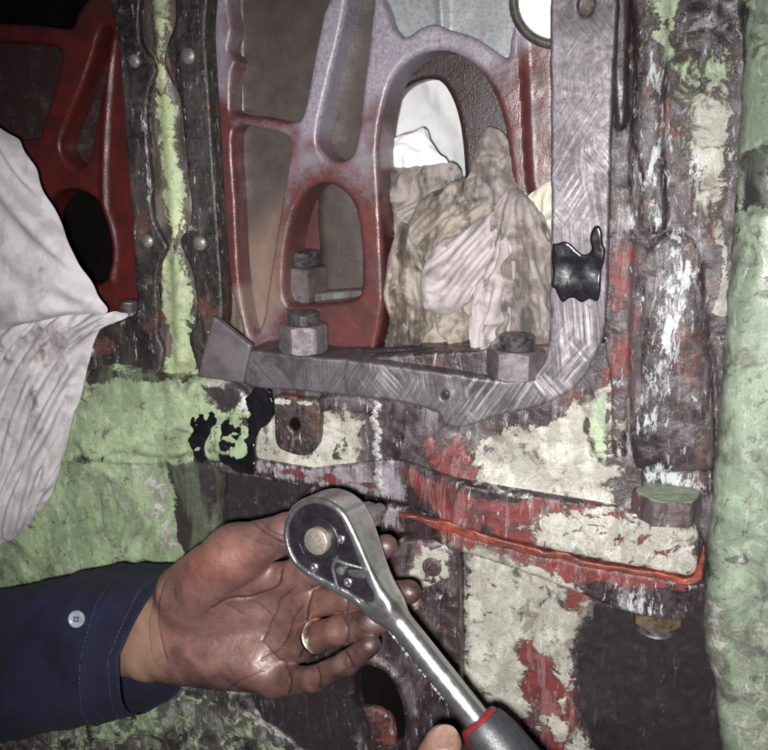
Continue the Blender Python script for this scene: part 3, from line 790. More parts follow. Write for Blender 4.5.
sheet('web_plate', [(205, -30), (210, 60), (214, 120), (218, 200), (226, 270), (243, 335), (250, 385), (545, 385), (556, 190), (552, 60), (552, -30)], -24, 36, M_WEB, web,
      holes=[BIG, PK1, PK2, SLOT, AR2, PK3], bevel=3.5, res=1.3, sides=6, hfun=addf(rough(0.5, 90, 101), bump_poly([([(520, -30), (560, -30), (560, 200), (530, 200), (522, 100)], -8, 6)], -24)),
      fields=[('steel', [(300, -30), (560, -30), (560, 20), (500, 70), (450, 60), (400, 90), (375, 110), (330, 130), (300, 150), (290, 100)], 1.0, 22),
              ('steel', [(205, -30), (235, -30), (235, 60), (232, 110), (208, 90)], 0.75, 14), ('steel', [(225, 118), (300, 118), (300, 180), (270, 170)], 0.6, 10), ('steel', [(225, 280), (290, 290), (290, 360), (225, 360)], 0.5, 20),
              ('steel', [(262, 150), (330, 120), (385, 100), (388, 190), (360, 196), (330, 174), (300, 188), (280, 230), (268, 330), (236, 345), (258, 250)], 0.62, 20), ('pale', [(240, 235), (285, 170), (288, 300), (265, 345), (240, 320)], 0.8, 14), ('pale', [(220, 280), (250, 280), (255, 345), (235, 345)], 0.7, 8), ('steel', [(380, 170), (395, 170), (395, 360), (380, 360)], -1, 4)])
sheet('pocket_floor', [(212, -30), (340, -30), (320, 120), (296, 200), (282, 350), (230, 350)], -42, 8, M_WEB_FLOOR, web, bevel=0, res=1.8, smooth_n=1,
      hfun=addf(rough(2.5, 18, 111), bump_poly([([(226, -30), (240, -30), (240, 350), (226, 350)], 6, 8)], -42)), fields=[('pale', [(235, 240), (290, 180), (290, 350), (235, 350)], 0.85, 25), ('grease_or_shade', [(240, -20), (300, -20), (290, 40), (240, 50)], 0.4, 20)])
sheet('pocket_floor', [(310, -30), (385, -30), (382, 180), (308, 180)], -52, 6, M_WEB_FLOOR, web, bevel=0, res=2.2, smooth_n=1, hfun=rough(2, 20, 115), fields=[('grease_or_shade', [(310, -30), (345, -30), (330, 170), (310, 170)], 0.7, 14)])
sheet('pocket_floor', [(383, -30), (520, -30), (520, 60), (500, 60), (472, 44), (440, 34), (405, 40), (383, 40)], -40, 6, M_WEB_FLOOR, web, bevel=0, res=1.8, smooth_n=1,
      hfun=addf(rough(1.5, 25, 118), bump_line([([(441, -20), (443, 28)], 3, 4)], -40)), fields=[('steel', None, 0.9), ('pale', [(472, -30), (485, -30), (488, 60), (475, 60)], 0.6, 5)])
sheet('rear_web', [(275, 175), (372, 175), (372, 330), (275, 330)], -78, 6, M_WEB_FLOOR, web, bevel=0, res=2, smooth_n=1, holes=[[(270, 195), (300, 195), (296, 262), (270, 262)]],
      hfun=addf(rough(1.5, 30, 121), bump_poly([([(324, 170), (380, 170), (380, 330), (330, 330), (322, 260)], 14, 12)], -78)), fields=[('steel', [(330, 170), (380, 170), (380, 330), (335, 330)], 0.25, 10)])
red_in = sheet('rear_rib', [(300, 200), (326, 190), (334, 240), (330, 300), (300, 300)], -70, 6, M_WEB, web, bevel=3, res=2)
sheet('recess_ledge', [(280, 296), (365, 290), (365, 306), (280, 310)], -46, 34, M_WEB_FLOOR, web, bevel=1, res=1.6, smooth_n=1, fields=[('steel', None, 0.4)])
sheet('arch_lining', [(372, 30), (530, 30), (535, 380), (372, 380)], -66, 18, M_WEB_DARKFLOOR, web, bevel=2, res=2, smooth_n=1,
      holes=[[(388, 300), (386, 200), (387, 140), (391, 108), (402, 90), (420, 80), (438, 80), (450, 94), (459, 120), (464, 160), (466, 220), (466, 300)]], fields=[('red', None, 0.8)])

# casting behind the left-hand opening
web2 = thing('bearing_web', P(60, 320, -45), 'dark red ribbed casting in the shade of the left opening', 'casting')
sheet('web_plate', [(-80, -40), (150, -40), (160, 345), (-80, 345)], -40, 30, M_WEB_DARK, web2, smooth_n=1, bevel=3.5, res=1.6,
      holes=[[(-70, 46), (0, 42), (40, 44), (58, 50), (60, 62), (52, 95), (40, 128), (28, 139), (-70, 132)],
             [(99, 34), (84, 80), (66, 125), (60, 146), (66, 160), (78, 167), (89, 158), (98, 110), (108, 62), (112, 34), (106, 27)],
             [(-70, -30), (86, -30), (76, 15), (68, 28), (40, 25), (0, 23), (-70, 20)],
             [(39, 222), (46, 203), (60, 191), (80, 191), (97, 202), (108, 224), (113, 252), (109, 274), (97, 285), (76, 287), (58, 280), (44, 260)]],
      hfun=addf(rough(0.8, 60, 131), bump_line([([(112, 40), (106, 120), (104, 200), (113, 240), (112, 280)], 3, 2.5)], -40)),
      fields=[('grease_or_shade', [(-80, 100), (40, 140), (30, 300), (-80, 340)], 0.5, 20), ('grease_or_shade', [(-80, -40), (150, -40), (120, 30), (-80, 30)], 0.55, 20)])
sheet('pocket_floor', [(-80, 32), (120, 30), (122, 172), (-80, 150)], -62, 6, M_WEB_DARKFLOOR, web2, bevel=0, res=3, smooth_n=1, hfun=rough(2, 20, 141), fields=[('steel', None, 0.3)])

# ================================================================== ground steel frame
frame = thing('steel_frame', P(420, 400, 0), 'bent frame of ground bare steel along the bottom and right of the main opening', 'frame')
FRAME = [(244, 352), (300, 356), (360, 361), (440, 372), (490, 380), (522, 381), (540, 370), (548, 345), (550, 305), (551, 200), (551, 100), (555, -30), (614, -30), (612, 100), (608, 250), (605, 325), (595, 358), (574, 388), (535, 408), (495, 416),
         (470, 426), (455, 428), (444, 423), (438, 413), (400, 402), (362, 397), (300, 391), (246, 384)]
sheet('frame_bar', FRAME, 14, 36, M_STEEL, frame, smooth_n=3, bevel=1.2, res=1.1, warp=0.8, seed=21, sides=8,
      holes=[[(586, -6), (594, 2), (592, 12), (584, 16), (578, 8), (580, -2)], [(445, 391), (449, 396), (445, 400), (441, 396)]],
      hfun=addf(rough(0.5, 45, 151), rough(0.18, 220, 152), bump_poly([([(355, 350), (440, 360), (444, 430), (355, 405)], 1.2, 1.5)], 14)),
      fields=[('scuff_or_highlight', [(560, 160), (600, 120), (606, 230), (570, 240), (556, 220)], 0.55, 16), ('scuff_or_highlight', [(556, 310), (602, 315), (590, 365), (560, 395), (520, 405), (520, 385), (545, 370)], 1.0, 14), ('scuff_or_highlight', [(362, 362), (430, 372), (430, 395), (362, 385)], 0.6, 8), ('scuff_or_highlight', [(455, 390), (500, 388), (500, 412), (462, 420)], 0.8, 9)])  # bright areas are highlights on the ground steel, put into its colour
sheet('sealant_patch', [(550, 250), (556, 244), (566, 243), (573, 250), (582, 256), (590, 250), (591, 232), (596, 226), (602, 231), (603, 260), (601, 290), (596, 303), (588, 300), (580, 304), (572, 299), (562, 303), (557, 292), (551, 286)], 15.2, 4, M_SEAL_BLACK, frame, warp=2.5, seed=5,
      bevel=0.8, res=0.9, hfun=rough(1.6, 60, 161, 2))
lathe('bolt_hole_plug', [(8, 0), (8, 0.6), (6.0, 0.9), (5.0, 0.2), (0.2, 0.1)], P(586, 5, 6), (0, -1, 0), M_LUG, frame, 24)  # dark plug paints the hole's shade and hides the glowing disc behind
shim = sheet('corner_shim', [(213, 316), (232, 331), (251, 346), (246, 366), (243, 384), (220, 380), (197, 377), (205, 345)], 18, 5, M_GREY, None, smooth_n=1, bevel=0.8, res=1.5)
tag(shim, 'smooth grey shim plate wedged at the left end of the steel frame', 'shim')

# ================================================================== nuts and bolts
def nut_on_stud(base, af, h, studr, studh, label, axis=(0, 0, 1), rot=0.0, mat=None, both=True, group='nuts on studs'):
    t = thing('hex_nut', base, label, 'nut', group)
    n = np.array(axis, float)
    hexbody('nut', af, h, base, n, mat or M_NUT, t, rot, both)
    prof = [(studr*0.98, h-1)]
    z = h-0.5
    while z < h+studh-2:
        prof += [(studr, z), (studr*0.92, z+0.7)]; z += 1.4
    prof += [(studr*0.99, h+studh-1.2), (studr*0.96, h+studh-0.6), (studr*0.86, h+studh), (studr*0.3, h+studh), (studr*0.25, h+studh-0.4)]
    lathe('stud', prof, base, n, M_STUD, t, 36, angle=40)
    return t
def stand(px, py, d_ref, d):
    q = P(px, py, d_ref); q[1] = -d*MM
    return q
nut_on_stud(stand(513, 379, 14, 6), 33, 19, 11.8, 8.5, 'hexagon nut on a threaded stud in the right corner of the steel frame', rot=0.45)
nut_on_stud(stand(297, 355, 14, 2), 30, 20, 11.5, 8, 'bright faced hexagon nut on a stud at the left end of the steel frame', rot=0.12)
nut_on_stud(P(301, 304, -56), 37, 30, 15.5, 11, 'dull hexagon nut inside the arched recess of the red casting', rot=0.4, mat=metal('brown_nut_steel', (0.06, 0.046, 0.044), (0.10, 0.082, 0.08), (0.35, 0.5), 0.25, 70, 0.0003))
nut_on_stud(P(131, 328, -6), 18, 14, 7, 7, 'small dark nut beside the white rag under the left opening', rot=0.3)

M_BOLT = painted('bolt_paint', base=(0.075, 0.056, 0.058), base2=(0.135, 0.108, 0.112), green=(0.27, 0.32, 0.225), green2=(0.2, 0.25, 0.17), base_rough=0.35, streak=0.5, dirt=0.2)
bl = thing('hex_bolt', stand(665, 521, 26, 16), 'large hexagon bolt with green paint on its head on the flange corner', 'bolt')
bb = stand(665, 521, 26, 16)
hd = hexbody('bolt_head', 38, 16, bb, (0, 0, 1), M_BOLT, bl, 0.32, False)
me = hd.data
zz = np.array([v.co.z for v in me.vertices]); g = np.zeros((len(zz), 3), np.float32); g[:, 2] = np.where(zz > bb[2]+0.0158, 0.9, 0.0)
set_attr(me, 'w', g); set_attr(me, 'w2', np.zeros_like(g))
M_OILNUT = metal('oily_brass_nut', (0.11, 0.075, 0.05), (0.20, 0.15, 0.10), (0.25, 0.45), 0.35, 160, 0.0004, dirt=(0.03, 0.022, 0.02))
nut_on_stud(stand(657, 614, 25, 6), 29, 15, 12.5, 8, 'oily brown hexagon nut under the lower flange', axis=(0, 0, -1), rot=0.15, mat=M_OILNUT)

# round lit port, top edge of the picture
port = thing('round_port', P(553, 2, -24), 'glaring white round port with a dark rim at the top behind the frame', 'lamp')
ringpts = [P(555+41*math.cos(w), 2+42*math.sin(w), -16) for w in np.linspace(0, 2*math.pi, 25)]
tube('rim', ringpts, [3.2], plain('rim_rubber', (0.03, 0.028, 0.025), (0.08, 0.07, 0.05), (0.3, 0.5)), port, seg=10, sm=2)
tE = NT('port_glow'); tE.set(Base_Color=(0.9, 0.9, 0.9), Emission_Color=(1.0, 0.98, 1.0)); tE.put(tE.b.inputs['Emission Strength'], 2.5)  # emissive white for the disc inside the rim
sheet('lens', [(555+40*math.cos(w), 2+41*math.sin(w)) for w in np.linspace(0, 2*math.pi, 24, endpoint=False)], -17, 5, tE.m, port, bevel=3, res=2.5)

# ================================================================== rags
def crumple(amp, freq, seed, ang=0.0, stretch=3.0):
    c, s = math.cos(ang), math.sin(ang)
    def f(U, V, S):
        wu = fbm(U*30, V*30, 3, seed+50)*0.030; wv = fbm(U*30, V*30, 3, seed+60)*0.030
        a = (U+wu)*c+(V+wv)*s; b = -(U+wu)*s+(V+wv)*c
        r1 = 1-np.abs(2*vnoise(a*freq, b*freq/stretch, seed)-1)
        r2 = 1-np.abs(2*vnoise(a*freq*2.1+3, b*freq*2.1/stretch*1.6, seed+7)-1)
        r3 = 1-np.abs(2*vnoise(a*freq*4.4+5, b*freq*4.4/1.8, seed+9)-1)
        return amp*(2.4*r1**1.3+1.1*r2+0.4*r3-1.9)
    return f
def pleats(amp, freq, seed, ang=0.0, wob=1.6):
    """overlapping cloth folds: a slow rise and a steep fall, bent and broken up"""
    c, s = math.cos(ang), math.sin(ang)
    def f(U, V, S):
        a = U*c+V*s; b = -U*s+V*c
        ph = a*freq+wob*fbm(U*26, V*26, 3, seed+3)*2.2+0.25*np.sin(b*40+seed)
        k = np.floor(ph); fr = ph-k
        up = np.clip(fr/0.78, 0, 1); dn = np.clip((1-fr)/0.22, 0, 1)
        t = np.minimum(up**0.9, dn); t = t*t*(3-2*t)
        A = 0.35+0.9*vnoise(b*22+k*5.3, k*2.7+0.5, seed+8)
        return amp*(t*A-0.45)
    return f
def facets(slope, n, seed, size, soft=1.4, lim=11.0):
    """crumpled cloth: many short creases with flat facets between them"""
    g = np.random.default_rng(seed)
    def f(U, V, S):
        cu, cv = U.mean(), V.mean()
        u = U-cu+0.004*2*fbm(U*70, V*70, 3, seed); v = V-cv+0.004*2*fbm(U*70, V*70, 3, seed+4)
        ru, rv = np.ptp(U)/2, np.ptp(V)/2
        t = np.zeros(U.shape)
        for k in range(n):
            th = g.uniform(0, math.pi); x0 = g.uniform(-1, 1)*ru; y0 = g.uniform(-1, 1)*rv
            L = size*MM*g.uniform(0.6, 1.5)
            c, s = math.cos(th), math.sin(th)
            a = (u-x0)*c+(v-y0)*s; b = -(u-x0)*s+(v-y0)*c
            w = np.exp(-(b/(L*1.2))**2)*np.exp(-(a/L)**2)
            sg = 1 if k % 3 else -1
            sf = soft*MM*g.uniform(0.5, 2.0)
            t += sg*slope*g.uniform(0.5, 1.2)*(L*0.55-np.sqrt(a*a+sf*sf))*w/MM
        return lim*np.tanh(t/lim)
    return f
M_WHITE_RAG = cloth_mat('white_rag_cloth', (0.50, 0.48, 0.495), (0.42, 0.395, 0.405), stain=(0.20, 0.16, 0.15), soot=(0.10, 0.085, 0.085), amount=-0.02, streak=(90, 60, 9), wrinkle=(40, 20, 9), wr_depth=0.0012)
M_RAG_BROWN = cloth_mat('oily_brown_cloth', (0.33, 0.285, 0.24), (0.22, 0.19, 0.155), stain=(0.085, 0.062, 0.045), soot=(0.03, 0.025, 0.023), amount=0.50)
M_RAG_PINK = cloth_mat('pinkish_white_cloth', (0.42, 0.375, 0.372), (0.33, 0.29, 0.285), stain=(0.22, 0.17, 0.15), amount=0.22)
M_RAG_GREY = cloth_mat('sooty_grey_cloth', (0.30, 0.262, 0.245), (0.20, 0.172, 0.158), stain=(0.12, 0.095, 0.08), amount=0.48)
M_RAG_BRIGHT = cloth_mat('clean_white_cloth', (0.80, 0.80, 0.80), (0.74, 0.74, 0.74), stain=(0.5, 0.48, 0.45), amount=-0.3)
M_RAG_YEL = cloth_mat('cream_cloth', (0.62, 0.60, 0.48), (0.55, 0.52, 0.42), amount=-0.2)

rag = thing('rag', P(30, 560, 30), 'big white rag with grey streaks hanging over the green sill at left', 'rag')
def crumpled_sheet(name, outline, d, mat, su=1.35, sv=1.2, zmax=9.0, seed=0, wave=15.0, ang=0.0, dome=10.0, step=2.9, iters=280, parent=None):
    """a cloth larger than its place, pushed together until it buckles into folds (lengths kept, folds rounded)"""
    q = catmull(UV(outline, d), 6)*1000.0
    lo, hi = q.min(0), q.max(0); ctr = (lo+hi)/2; sz = (hi-lo)/2
    cid = [int(np.argmin((((q-ctr)/sz-np.array(c))**2).sum(1))) for c in ((-1, -1), (1, -1), (1, 1), (-1, 1))]
    def side(i0, i1, n):
        for sgn in (1, -1):
            k = [i0]
            while k[-1] != i1: k.append((k[-1]+sgn) % len(q))
            if not any(c in k[1:-1] for c in cid if c not in (i0, i1)): break
        s = q[k]; L = np.concatenate([[0], np.cumsum(np.hypot(*np.diff(s, axis=0).T))])
        t = np.linspace(0, L[-1], n)
        return np.stack([np.interp(t, L, s[:, 0]), np.interp(t, L, s[:, 1])], 1)
    nu = int(np.clip(2*sz[0]*su/step, 12, 90)); nv = int(np.clip(2*sz[1]*sv/step, 12, 120))
    B, R, T, Lf = side(cid[0], cid[1], nu), side(cid[1], cid[2], nv), side(cid[3], cid[2], nu), side(cid[0], cid[3], nv)
    a = np.linspace(0, 1, nu)[:, None, None]; b = np.linspace(0, 1, nv)[None, :, None]
    uv = (1-b)*B[:, None]+b*T[:, None]+(1-a)*Lf[None]+a*R[None]-((1-a)*(1-b)*B[0]+a*(1-b)*B[-1]+(1-a)*b*T[0]+a*b*T[-1])
    c, s = math.cos(ang), math.sin(ang)
    pa = (uv[..., 0]*c+uv[..., 1]*s)/wave; pb = (-uv[..., 0]*s+uv[..., 1]*c)/(wave*2.6)
    z = 11.0*(vnoise(pa+seed, pb, seed)-0.5)+4.0*(vnoise(pa*2.2, pb*2.2+seed, seed+5)-0.5)
    X = np.concatenate([uv, z[..., None]], 2)
    X0 = X.copy()
    g = np.random.default_rng(seed)
    d2 = lambda A: np.sqrt((A[..., :2]**2).sum(-1))
    ru = d2(X[1:]-X[:-1])*su*(1+0.12*(g.random((nu-1, nv))-0.5)); rv = d2(X[:, 1:]-X[:, :-1])*sv*(1+0.12*(g.random((nu, nv-1))-0.5))
    rd = np.sqrt((0.5*(ru[:, 1:]+ru[:, :-1]))**2+(0.5*(rv[1:]+rv[:-1]))**2)
    def proj(A, Bv, rest, k, ineq=False):
        D = Bv-A; L = np.sqrt((D*D).sum(-1))+1e-9
        e = (L-rest)/L*k*0.5
        if ineq: e = np.minimum(e, 0)
        D *= e[..., None]; A += D; Bv -= D
    for it in range(iters):
        for o in (0, 1):
            m = (nu-o)//2*2
            proj(X[o:o+m:2], X[o+1:o+m:2], ru[o:o+m:2][:m//2], 0.9)
            m = (nv-o)//2*2
            proj(X[:, o:o+m:2], X[:, o+1:o+m:2], rv[:, o:o+m:2][:, :m//2], 0.9)
            m = (nu-o)//2*2
            proj(X[o:o+m:2, :-1], X[o+1:o+m:2, 1:], rd[o:o+m:2][:m//2], 0.35)
            proj(X[o:o+m:2, 1:], X[o+1:o+m:2, :-1], rd[o:o+m:2][:m//2], 0.35)
        for o in range(4):
            A = X[o::4]; Bv = X[o+2::4]; n = min(len(A), len(Bv)); proj(A[:n], Bv[:n], 1.72*ru[o::4][:n], 0.30, True)
            A = X[:, o::4]; Bv = X[:, o+2::4]; n = min(A.shape[1], Bv.shape[1]); proj(A[:, :n], Bv[:, :n], 1.72*rv[:, o::4][:, :n], 0.30, True)
        for sl in (np.s_[0], np.s_[-1], np.s_[:, 0], np.s_[:, -1]):
            X[sl][..., :2] += 0.25*(X0[sl][..., :2]-X[sl][..., :2])
            X[sl][..., 2] *= 0.9
        zz = X[..., 2]
        X[..., 2] = np.where(np.abs(zz) > zmax, zz*0.93, zz)
    ea = np.minimum(np.linspace(0, 1, nu), 1-np.linspace(0, 1, nu))[:, None]; eb = np.minimum(np.linspace(0, 1, nv), 1-np.linspace(0, 1, nv))[None]
    e = np.minimum(ea*2*sz[0], eb*2*sz[1])
    X[..., 2] += dome*(1-np.exp(-e/9.0))-dome
    Vw = np.stack([X[..., 0]*MM, -(d*MM+X[..., 2]*MM), X[..., 1]*MM], -1).reshape(-1, 3)
    I = np.arange(nu*nv).reshape(nu, nv)
    F = np.stack([I[:-1, :-1], I[1:, :-1], I[1:, 1:], I[:-1, 1:]], -1).reshape(-1, 4)
    # cloth thickness: a second skin just behind, closed along the hem
    N = vnormals(Vw, F); Vb = Vw-N*0.0009
    n = len(Vw)
    rim = list(I[:, 0])+list(I[-1, 1:])+list(I[-2::-1, -1])+list(I[0, -2:0:-1])
    Fb = [tuple(f[::-1]+n) for f in F]; Fr = [(rim[k], n+rim[k], n+rim[(k+1) % len(rim)], rim[(k+1) % len(rim)]) for k in range(len(rim))]
    me = mesh_from(name, np.concatenate([Vw, Vb]), [tuple(f) for f in F]+Fb+Fr)
    o = link(name, me, mat, parent)
    sb = o.modifiers.new('smooth_cloth', 'SUBSURF'); sb.levels = 2; sb.render_levels = 2
    return o
rag_flap = crumpled_sheet('hanging_flap', [(-70, 322), (0, 316), (60, 310), (98, 314), (120, 317), (106, 326), (90, 331), (82, 352), (76, 380), (68, 410), (58, 448), (46, 490), (28, 522), (4, 545), (-25, 556), (-70, 562)], 36, M_WHITE_RAG, 1.40, 1.02, 11.0, 23, 30.0, 0.16, 12.0, 5.0, 300, rag)
crumpled_sheet('upper_fold', [(-70, 85), (-10, 128), (9, 143), (22, 168), (42, 208), (62, 250), (82, 288), (100, 316), (62, 318), (20, 326), (-20, 336), (-70, 350)], 52, M_WHITE_RAG, 1.05, 1.03, 7.0, 29, 60.0, 0.55, 12.0, 8.0, 220, rag)
def stain_zone(o, zones):
    me = o.data; co = np.array([v.co[:] for v in me.vertices]); pp = to_px(co)
    A = np.zeros((len(co), 3), np.float32); B = np.zeros((len(co), 3), np.float32)
    for (cx, cy, rx, ry, st, so) in zones:
        e = np.exp(-(((pp[:, 0]-cx)/rx)**2+((pp[:, 1]-cy)/ry)**2))
        A[:, 0] = np.maximum(A[:, 0], st*e); B[:, 0] = np.maximum(B[:, 0], so*e)
    set_attr(me, 'w', A); set_attr(me, 'w2', B)
stain_zone(rag_flap, [(25, 345, 60, 40, 0.62, 0.40), (30, 400, 14, 26, 0.75, 0.55), (60, 340, 20, 20, 0.5, 0.4), (5, 440, 40, 60, 0.35, 0.15)])
def rag_piece(name, outline, d, mat, label, su=1.35, sv=1.22, zmax=8, wave=15, ang=0.3, seed=0, dome=10):
    o = crumpled_sheet(name, outline, d+5, mat, su*1.03, sv*1.02, zmax*1.2, seed, wave, ang, dome)
    return tag(o, label, 'rag', 'rags stuffed into the opening')
rag_piece('rag', [(384, 370), (383, 300), (390, 250), (404, 210), (440, 190), (490, 190), (512, 230), (514, 300), (512, 374)], -56, M_RAG_BROWN, 'dark brown backing rag added deep in the pile to darken the gaps', seed=199)  # added dark cloth, keeps the white backdrop out of the gaps
rag_piece('rag', [(374, 156), (388, 146), (402, 135), (412, 130), (421, 127), (430, 146), (446, 166), (432, 178), (410, 178), (390, 182), (374, 186)], -66, M_RAG_BRIGHT, 'clean bright white rag on top of the pile in the arch', su=1.15, sv=1.15, wave=22, seed=201)
rag_piece('rag', [(370, 174), (392, 168), (420, 166), (450, 164), (458, 182), (440, 204), (424, 230), (404, 242), (386, 242), (370, 232)], -56, M_RAG_GREY, 'limp grey rag under the bright white one', ang=0.2, seed=203)
rag_piece('rag', [(458, 196), (470, 165), (480, 140), (485, 126), (492, 128), (499, 134), (509, 160), (518, 196), (500, 206), (476, 204)], -22, M_RAG_GREY, 'pointed grey rag corner sticking up in the arch', su=1.25, ang=0.2, wave=10, seed=205)
rag_piece('rag', [(390, 268), (394, 238), (410, 212), (430, 194), (450, 182), (476, 175), (496, 184), (502, 204), (496, 222), (470, 234), (446, 246), (428, 260), (414, 270), (400, 276)], -32, M_RAG_BROWN, 'rolled brown oily rag across the middle of the pile', su=1.22, sv=1.35, ang=2.1, wave=13, seed=207, dome=16)
rag_piece('rag', [(464, 372), (472, 320), (480, 270), (488, 226), (499, 198), (512, 188), (530, 202), (546, 226), (556, 260), (560, 330), (560, 380), (500, 380)], -12, M_RAG_GREY, 'sooty grey rag at the right side of the pile behind the nut', su=1.5, sv=1.12, ang=0.1, wave=13, zmax=10, seed=209)
rag_piece('rag', [(382, 366), (386, 330), (386, 300), (394, 280), (420, 284), (470, 280), (484, 320), (498, 376), (440, 376)], -38, M_RAG_BROWN, 'dark stained rag at the bottom of the pile above the steel bar', su=1.5, sv=1.2, ang=0.15, wave=13, zmax=10, seed=211)
rag_piece('rag', [(380, 366), (386, 330), (383, 300), (386, 270), (390, 240), (398, 222), (410, 242), (418, 270), (420, 300), (416, 330), (410, 368)], -24, M_RAG_BROWN, 'long creased brown rag hanging down the left of the pile', su=1.55, sv=1.08, ang=0.05, wave=10, seed=213)
rag_piece('rag', [(464, 326), (478, 292), (490, 262), (498, 236), (508, 260), (508, 310), (504, 376), (480, 376)], -4, M_RAG_PINK, 'narrow pale rag strip behind the stud of the corner nut', su=1.5, sv=1.1, ang=0.1, wave=10, seed=217)
rag_piece('rag', [(414, 290), (419, 266), (434, 249), (456, 234), (478, 219), (497, 210), (502, 232), (495, 260), (480, 288), (464, 306), (446, 319), (426, 316)], -8, M_RAG_PINK, 'palest pinkish white rag pad bulging in front of the pile', su=1.1, sv=1.1, ang=0.9, wave=24, zmax=5, seed=215, dome=14)
rag_piece('rag', [(514, 216), (534, 198), (548, 182), (564, 174), (568, 240), (548, 254), (530, 244)], -20, M_RAG_YEL, 'cream rag half hidden behind the upright of the frame', su=1.2, seed=219)
bk = sheet('cloth_screen', [(340, 20), (600, 20), (600, 320), (340, 320)], -170, 3, M_RAG_BRIGHT, None, res=3, bevel=2, smooth_n=1, hfun=addf(crumple(5, 10, 231, 0.5, 6), rough(3, 14, 233)))
tag(bk, 'white cloth sheet hanging in the light behind the arch', 'cloth')

# ================================================================== ratchet wrench
TOW = -FWD
WA = 0.655*RGT-0.755*UPV-0.26*FWD; WA /= np.linalg.norm(WA)
WB0 = np.cross(TOW, WA); WB0 /= np.linalg.norm(WB0); WB0 = WB0 if WB0@RGT > 0 else -WB0
WN0 = np.cross(WA, WB0); WN0 = WN0 if WN0@TOW > 0 else -WN0
TL = math.radians(25)
WN = math.cos(TL)*WN0-math.sin(TL)*WB0
WB = math.cos(TL)*WB0+math.sin(TL)*WN0
WO = P(317, 541, 172)-WN*0.0125
def WL(a, b, n): return WO+MM*(a*WA+b*WB+n*WN)
def wlocal(px, py, n):
    r = FWD+RGT*((px-IMW/2)/FPX)+UPV*(-(py-IMH/2)/FPX)
    o = WO+WN*n*MM
    t = ((o-CAM)@WN)/(r@WN)
    q = (CAM+r*t-WO)/MM
    return q@WA, q@WB
M_CHROME = metal('worn_chrome', (0.58, 0.58, 0.59), (0.66, 0.66, 0.67), (0.22, 0.30), 0.95, 60, 0.00004, dirt=(0.40, 0.38, 0.38))
M_CHROME_DK = metal('dull_chrome', (0.30, 0.30, 0.31), (0.42, 0.42, 0.43), (0.25, 0.4), 0.9, 200, 0.0003)
M_PLATE = plain('black_oiled_plate', (0.008, 0.007, 0.009), (0.016, 0.014, 0.017), (0.22, 0.42), 120, 0.0004, 0.35)
M_BUTTON = metal('brassy_button_steel', (0.42, 0.37, 0.30), (0.52, 0.47, 0.40), (0.3, 0.45), 0.8, 200, 0.0003)
M_GRIP = plain('black_rubber_grip', (0.016, 0.017, 0.02), (0.026, 0.027, 0.03), (0.35, 0.5), 300, 0.0003, 0.5)
M_GRIP_RED = plain('dark_red_grip', (0.16, 0.014, 0.018), (0.10, 0.012, 0.014), (0.3, 0.45), 200, 0.0003, 0.5)

wr = thing('ratchet_wrench', WL(0, 0, 0), 'chrome ratchet wrench with black and red grip held across the palm', 'wrench')
R0, R1, AL = 23.0, 8.0, 46.0
def pear(a, b, r0, r1, L):
    t = np.clip(a/L, 0, 1)
    # eased taper from the round head to the neck
    r = r0+(r1-r0)*(t*t*(3-2*t)*0.55+t*0.45)
    return np.sqrt((a-t*L)**2+b*b)-r
def wrench_fn(G):
    a, b, n = G[..., 0], G[..., 1], G[..., 2]
    d2 = pear(a, b, R0, R1, AL)+2.5
    T = 11.5-4.0*np.clip((a-8)/40, 0, 1)
    q = np.abs(n)-T+2.5
    body = np.minimum(np.maximum(d2, q), 0)+np.sqrt(np.maximum(d2, 0)**2+np.maximum(q, 0)**2)-2.5
    sh = np.sqrt(b*b+n*n)-np.interp(a, [36, 60, 134], [7.8, 7.0, 6.7]); sh = np.maximum(sh, np.maximum(38-a, a-134))
    s = smin(body, sh, 7.0)
    rec = np.maximum(pear(a, b, R0-3.6, R1-3.0, AL-9), -(n-(T-1.7)))
    return np.maximum(s, -rec)
X, F = surface_nets(wrench_fn, (-26, -26, -14), (137, 26, 14), 0.62)
X = laplace(X, F, 3, 0.5)
Xw = WO+MM*(X[:, :1]*WA+X[:, 1:2]*WB+X[:, 2:3]*WN)
F = np.array(F)
if np.linalg.det(np.stack([WA, WB, WN])) < 0: F = F[:, ::-1]
link('head_and_shaft', mesh_from('head_and_shaft', Xw, F), M_CHROME, wr)

def lplate(name, pts, n0, n1, mat, parent, bev=0.4):
    bm = bmesh.new()
    vs = [bm.verts.new(Vector(WL(a, b, n1))) for a, b in pts]
    f = bm.faces.new(vs)
    ex = bmesh.ops.extrude_face_region(bm, geom=[f])
    for v in [g for g in ex['geom'] if isinstance(g, bmesh.types.BMVert)]: v.co += Vector(WN*(n0-n1)*MM)
    bmesh.ops.recalc_face_normals(bm, faces=bm.faces[:])
    me = bpy.data.meshes.new(name); bm.to_mesh(me); bm.free()
    return link(name, me, mat, parent, True, 35)
def pear_pts(r0, r1, L, n=48):
    out = []
    for k in range(n):
        w = 2*math.pi*k/n
        lo, hi = 0, 80
        cx = L*0.35
        for _ in range(30):
            m = (lo+hi)/2
            if pear(np.array(cx+m*math.cos(w)), np.array(m*math.sin(w)), r0, r1, L) < 0: lo = m
            else: hi = m
        out.append((cx+lo*math.cos(w), lo*math.sin(w)))
    return out
cp = [WL(a, b, (11.5-4.0*min(max((a-8)/40, 0), 1))-1.2) for a, b in pear_pts(R0-3.7, R1-3.1, AL-9)]
cb = [q-WN*2*MM for q in cp]
m = len(cp)
ctr = WL(0, 0, 10.3)
link('cover_plate', mesh_from('cover_plate', cp+cb+[ctr], [(i, (i+1) % m, 2*m) for i in range(m)]+[(i, m+i, m+(i+1) % m, (i+1) % m) for i in range(m)]), M_PLATE, wr, True, 30)
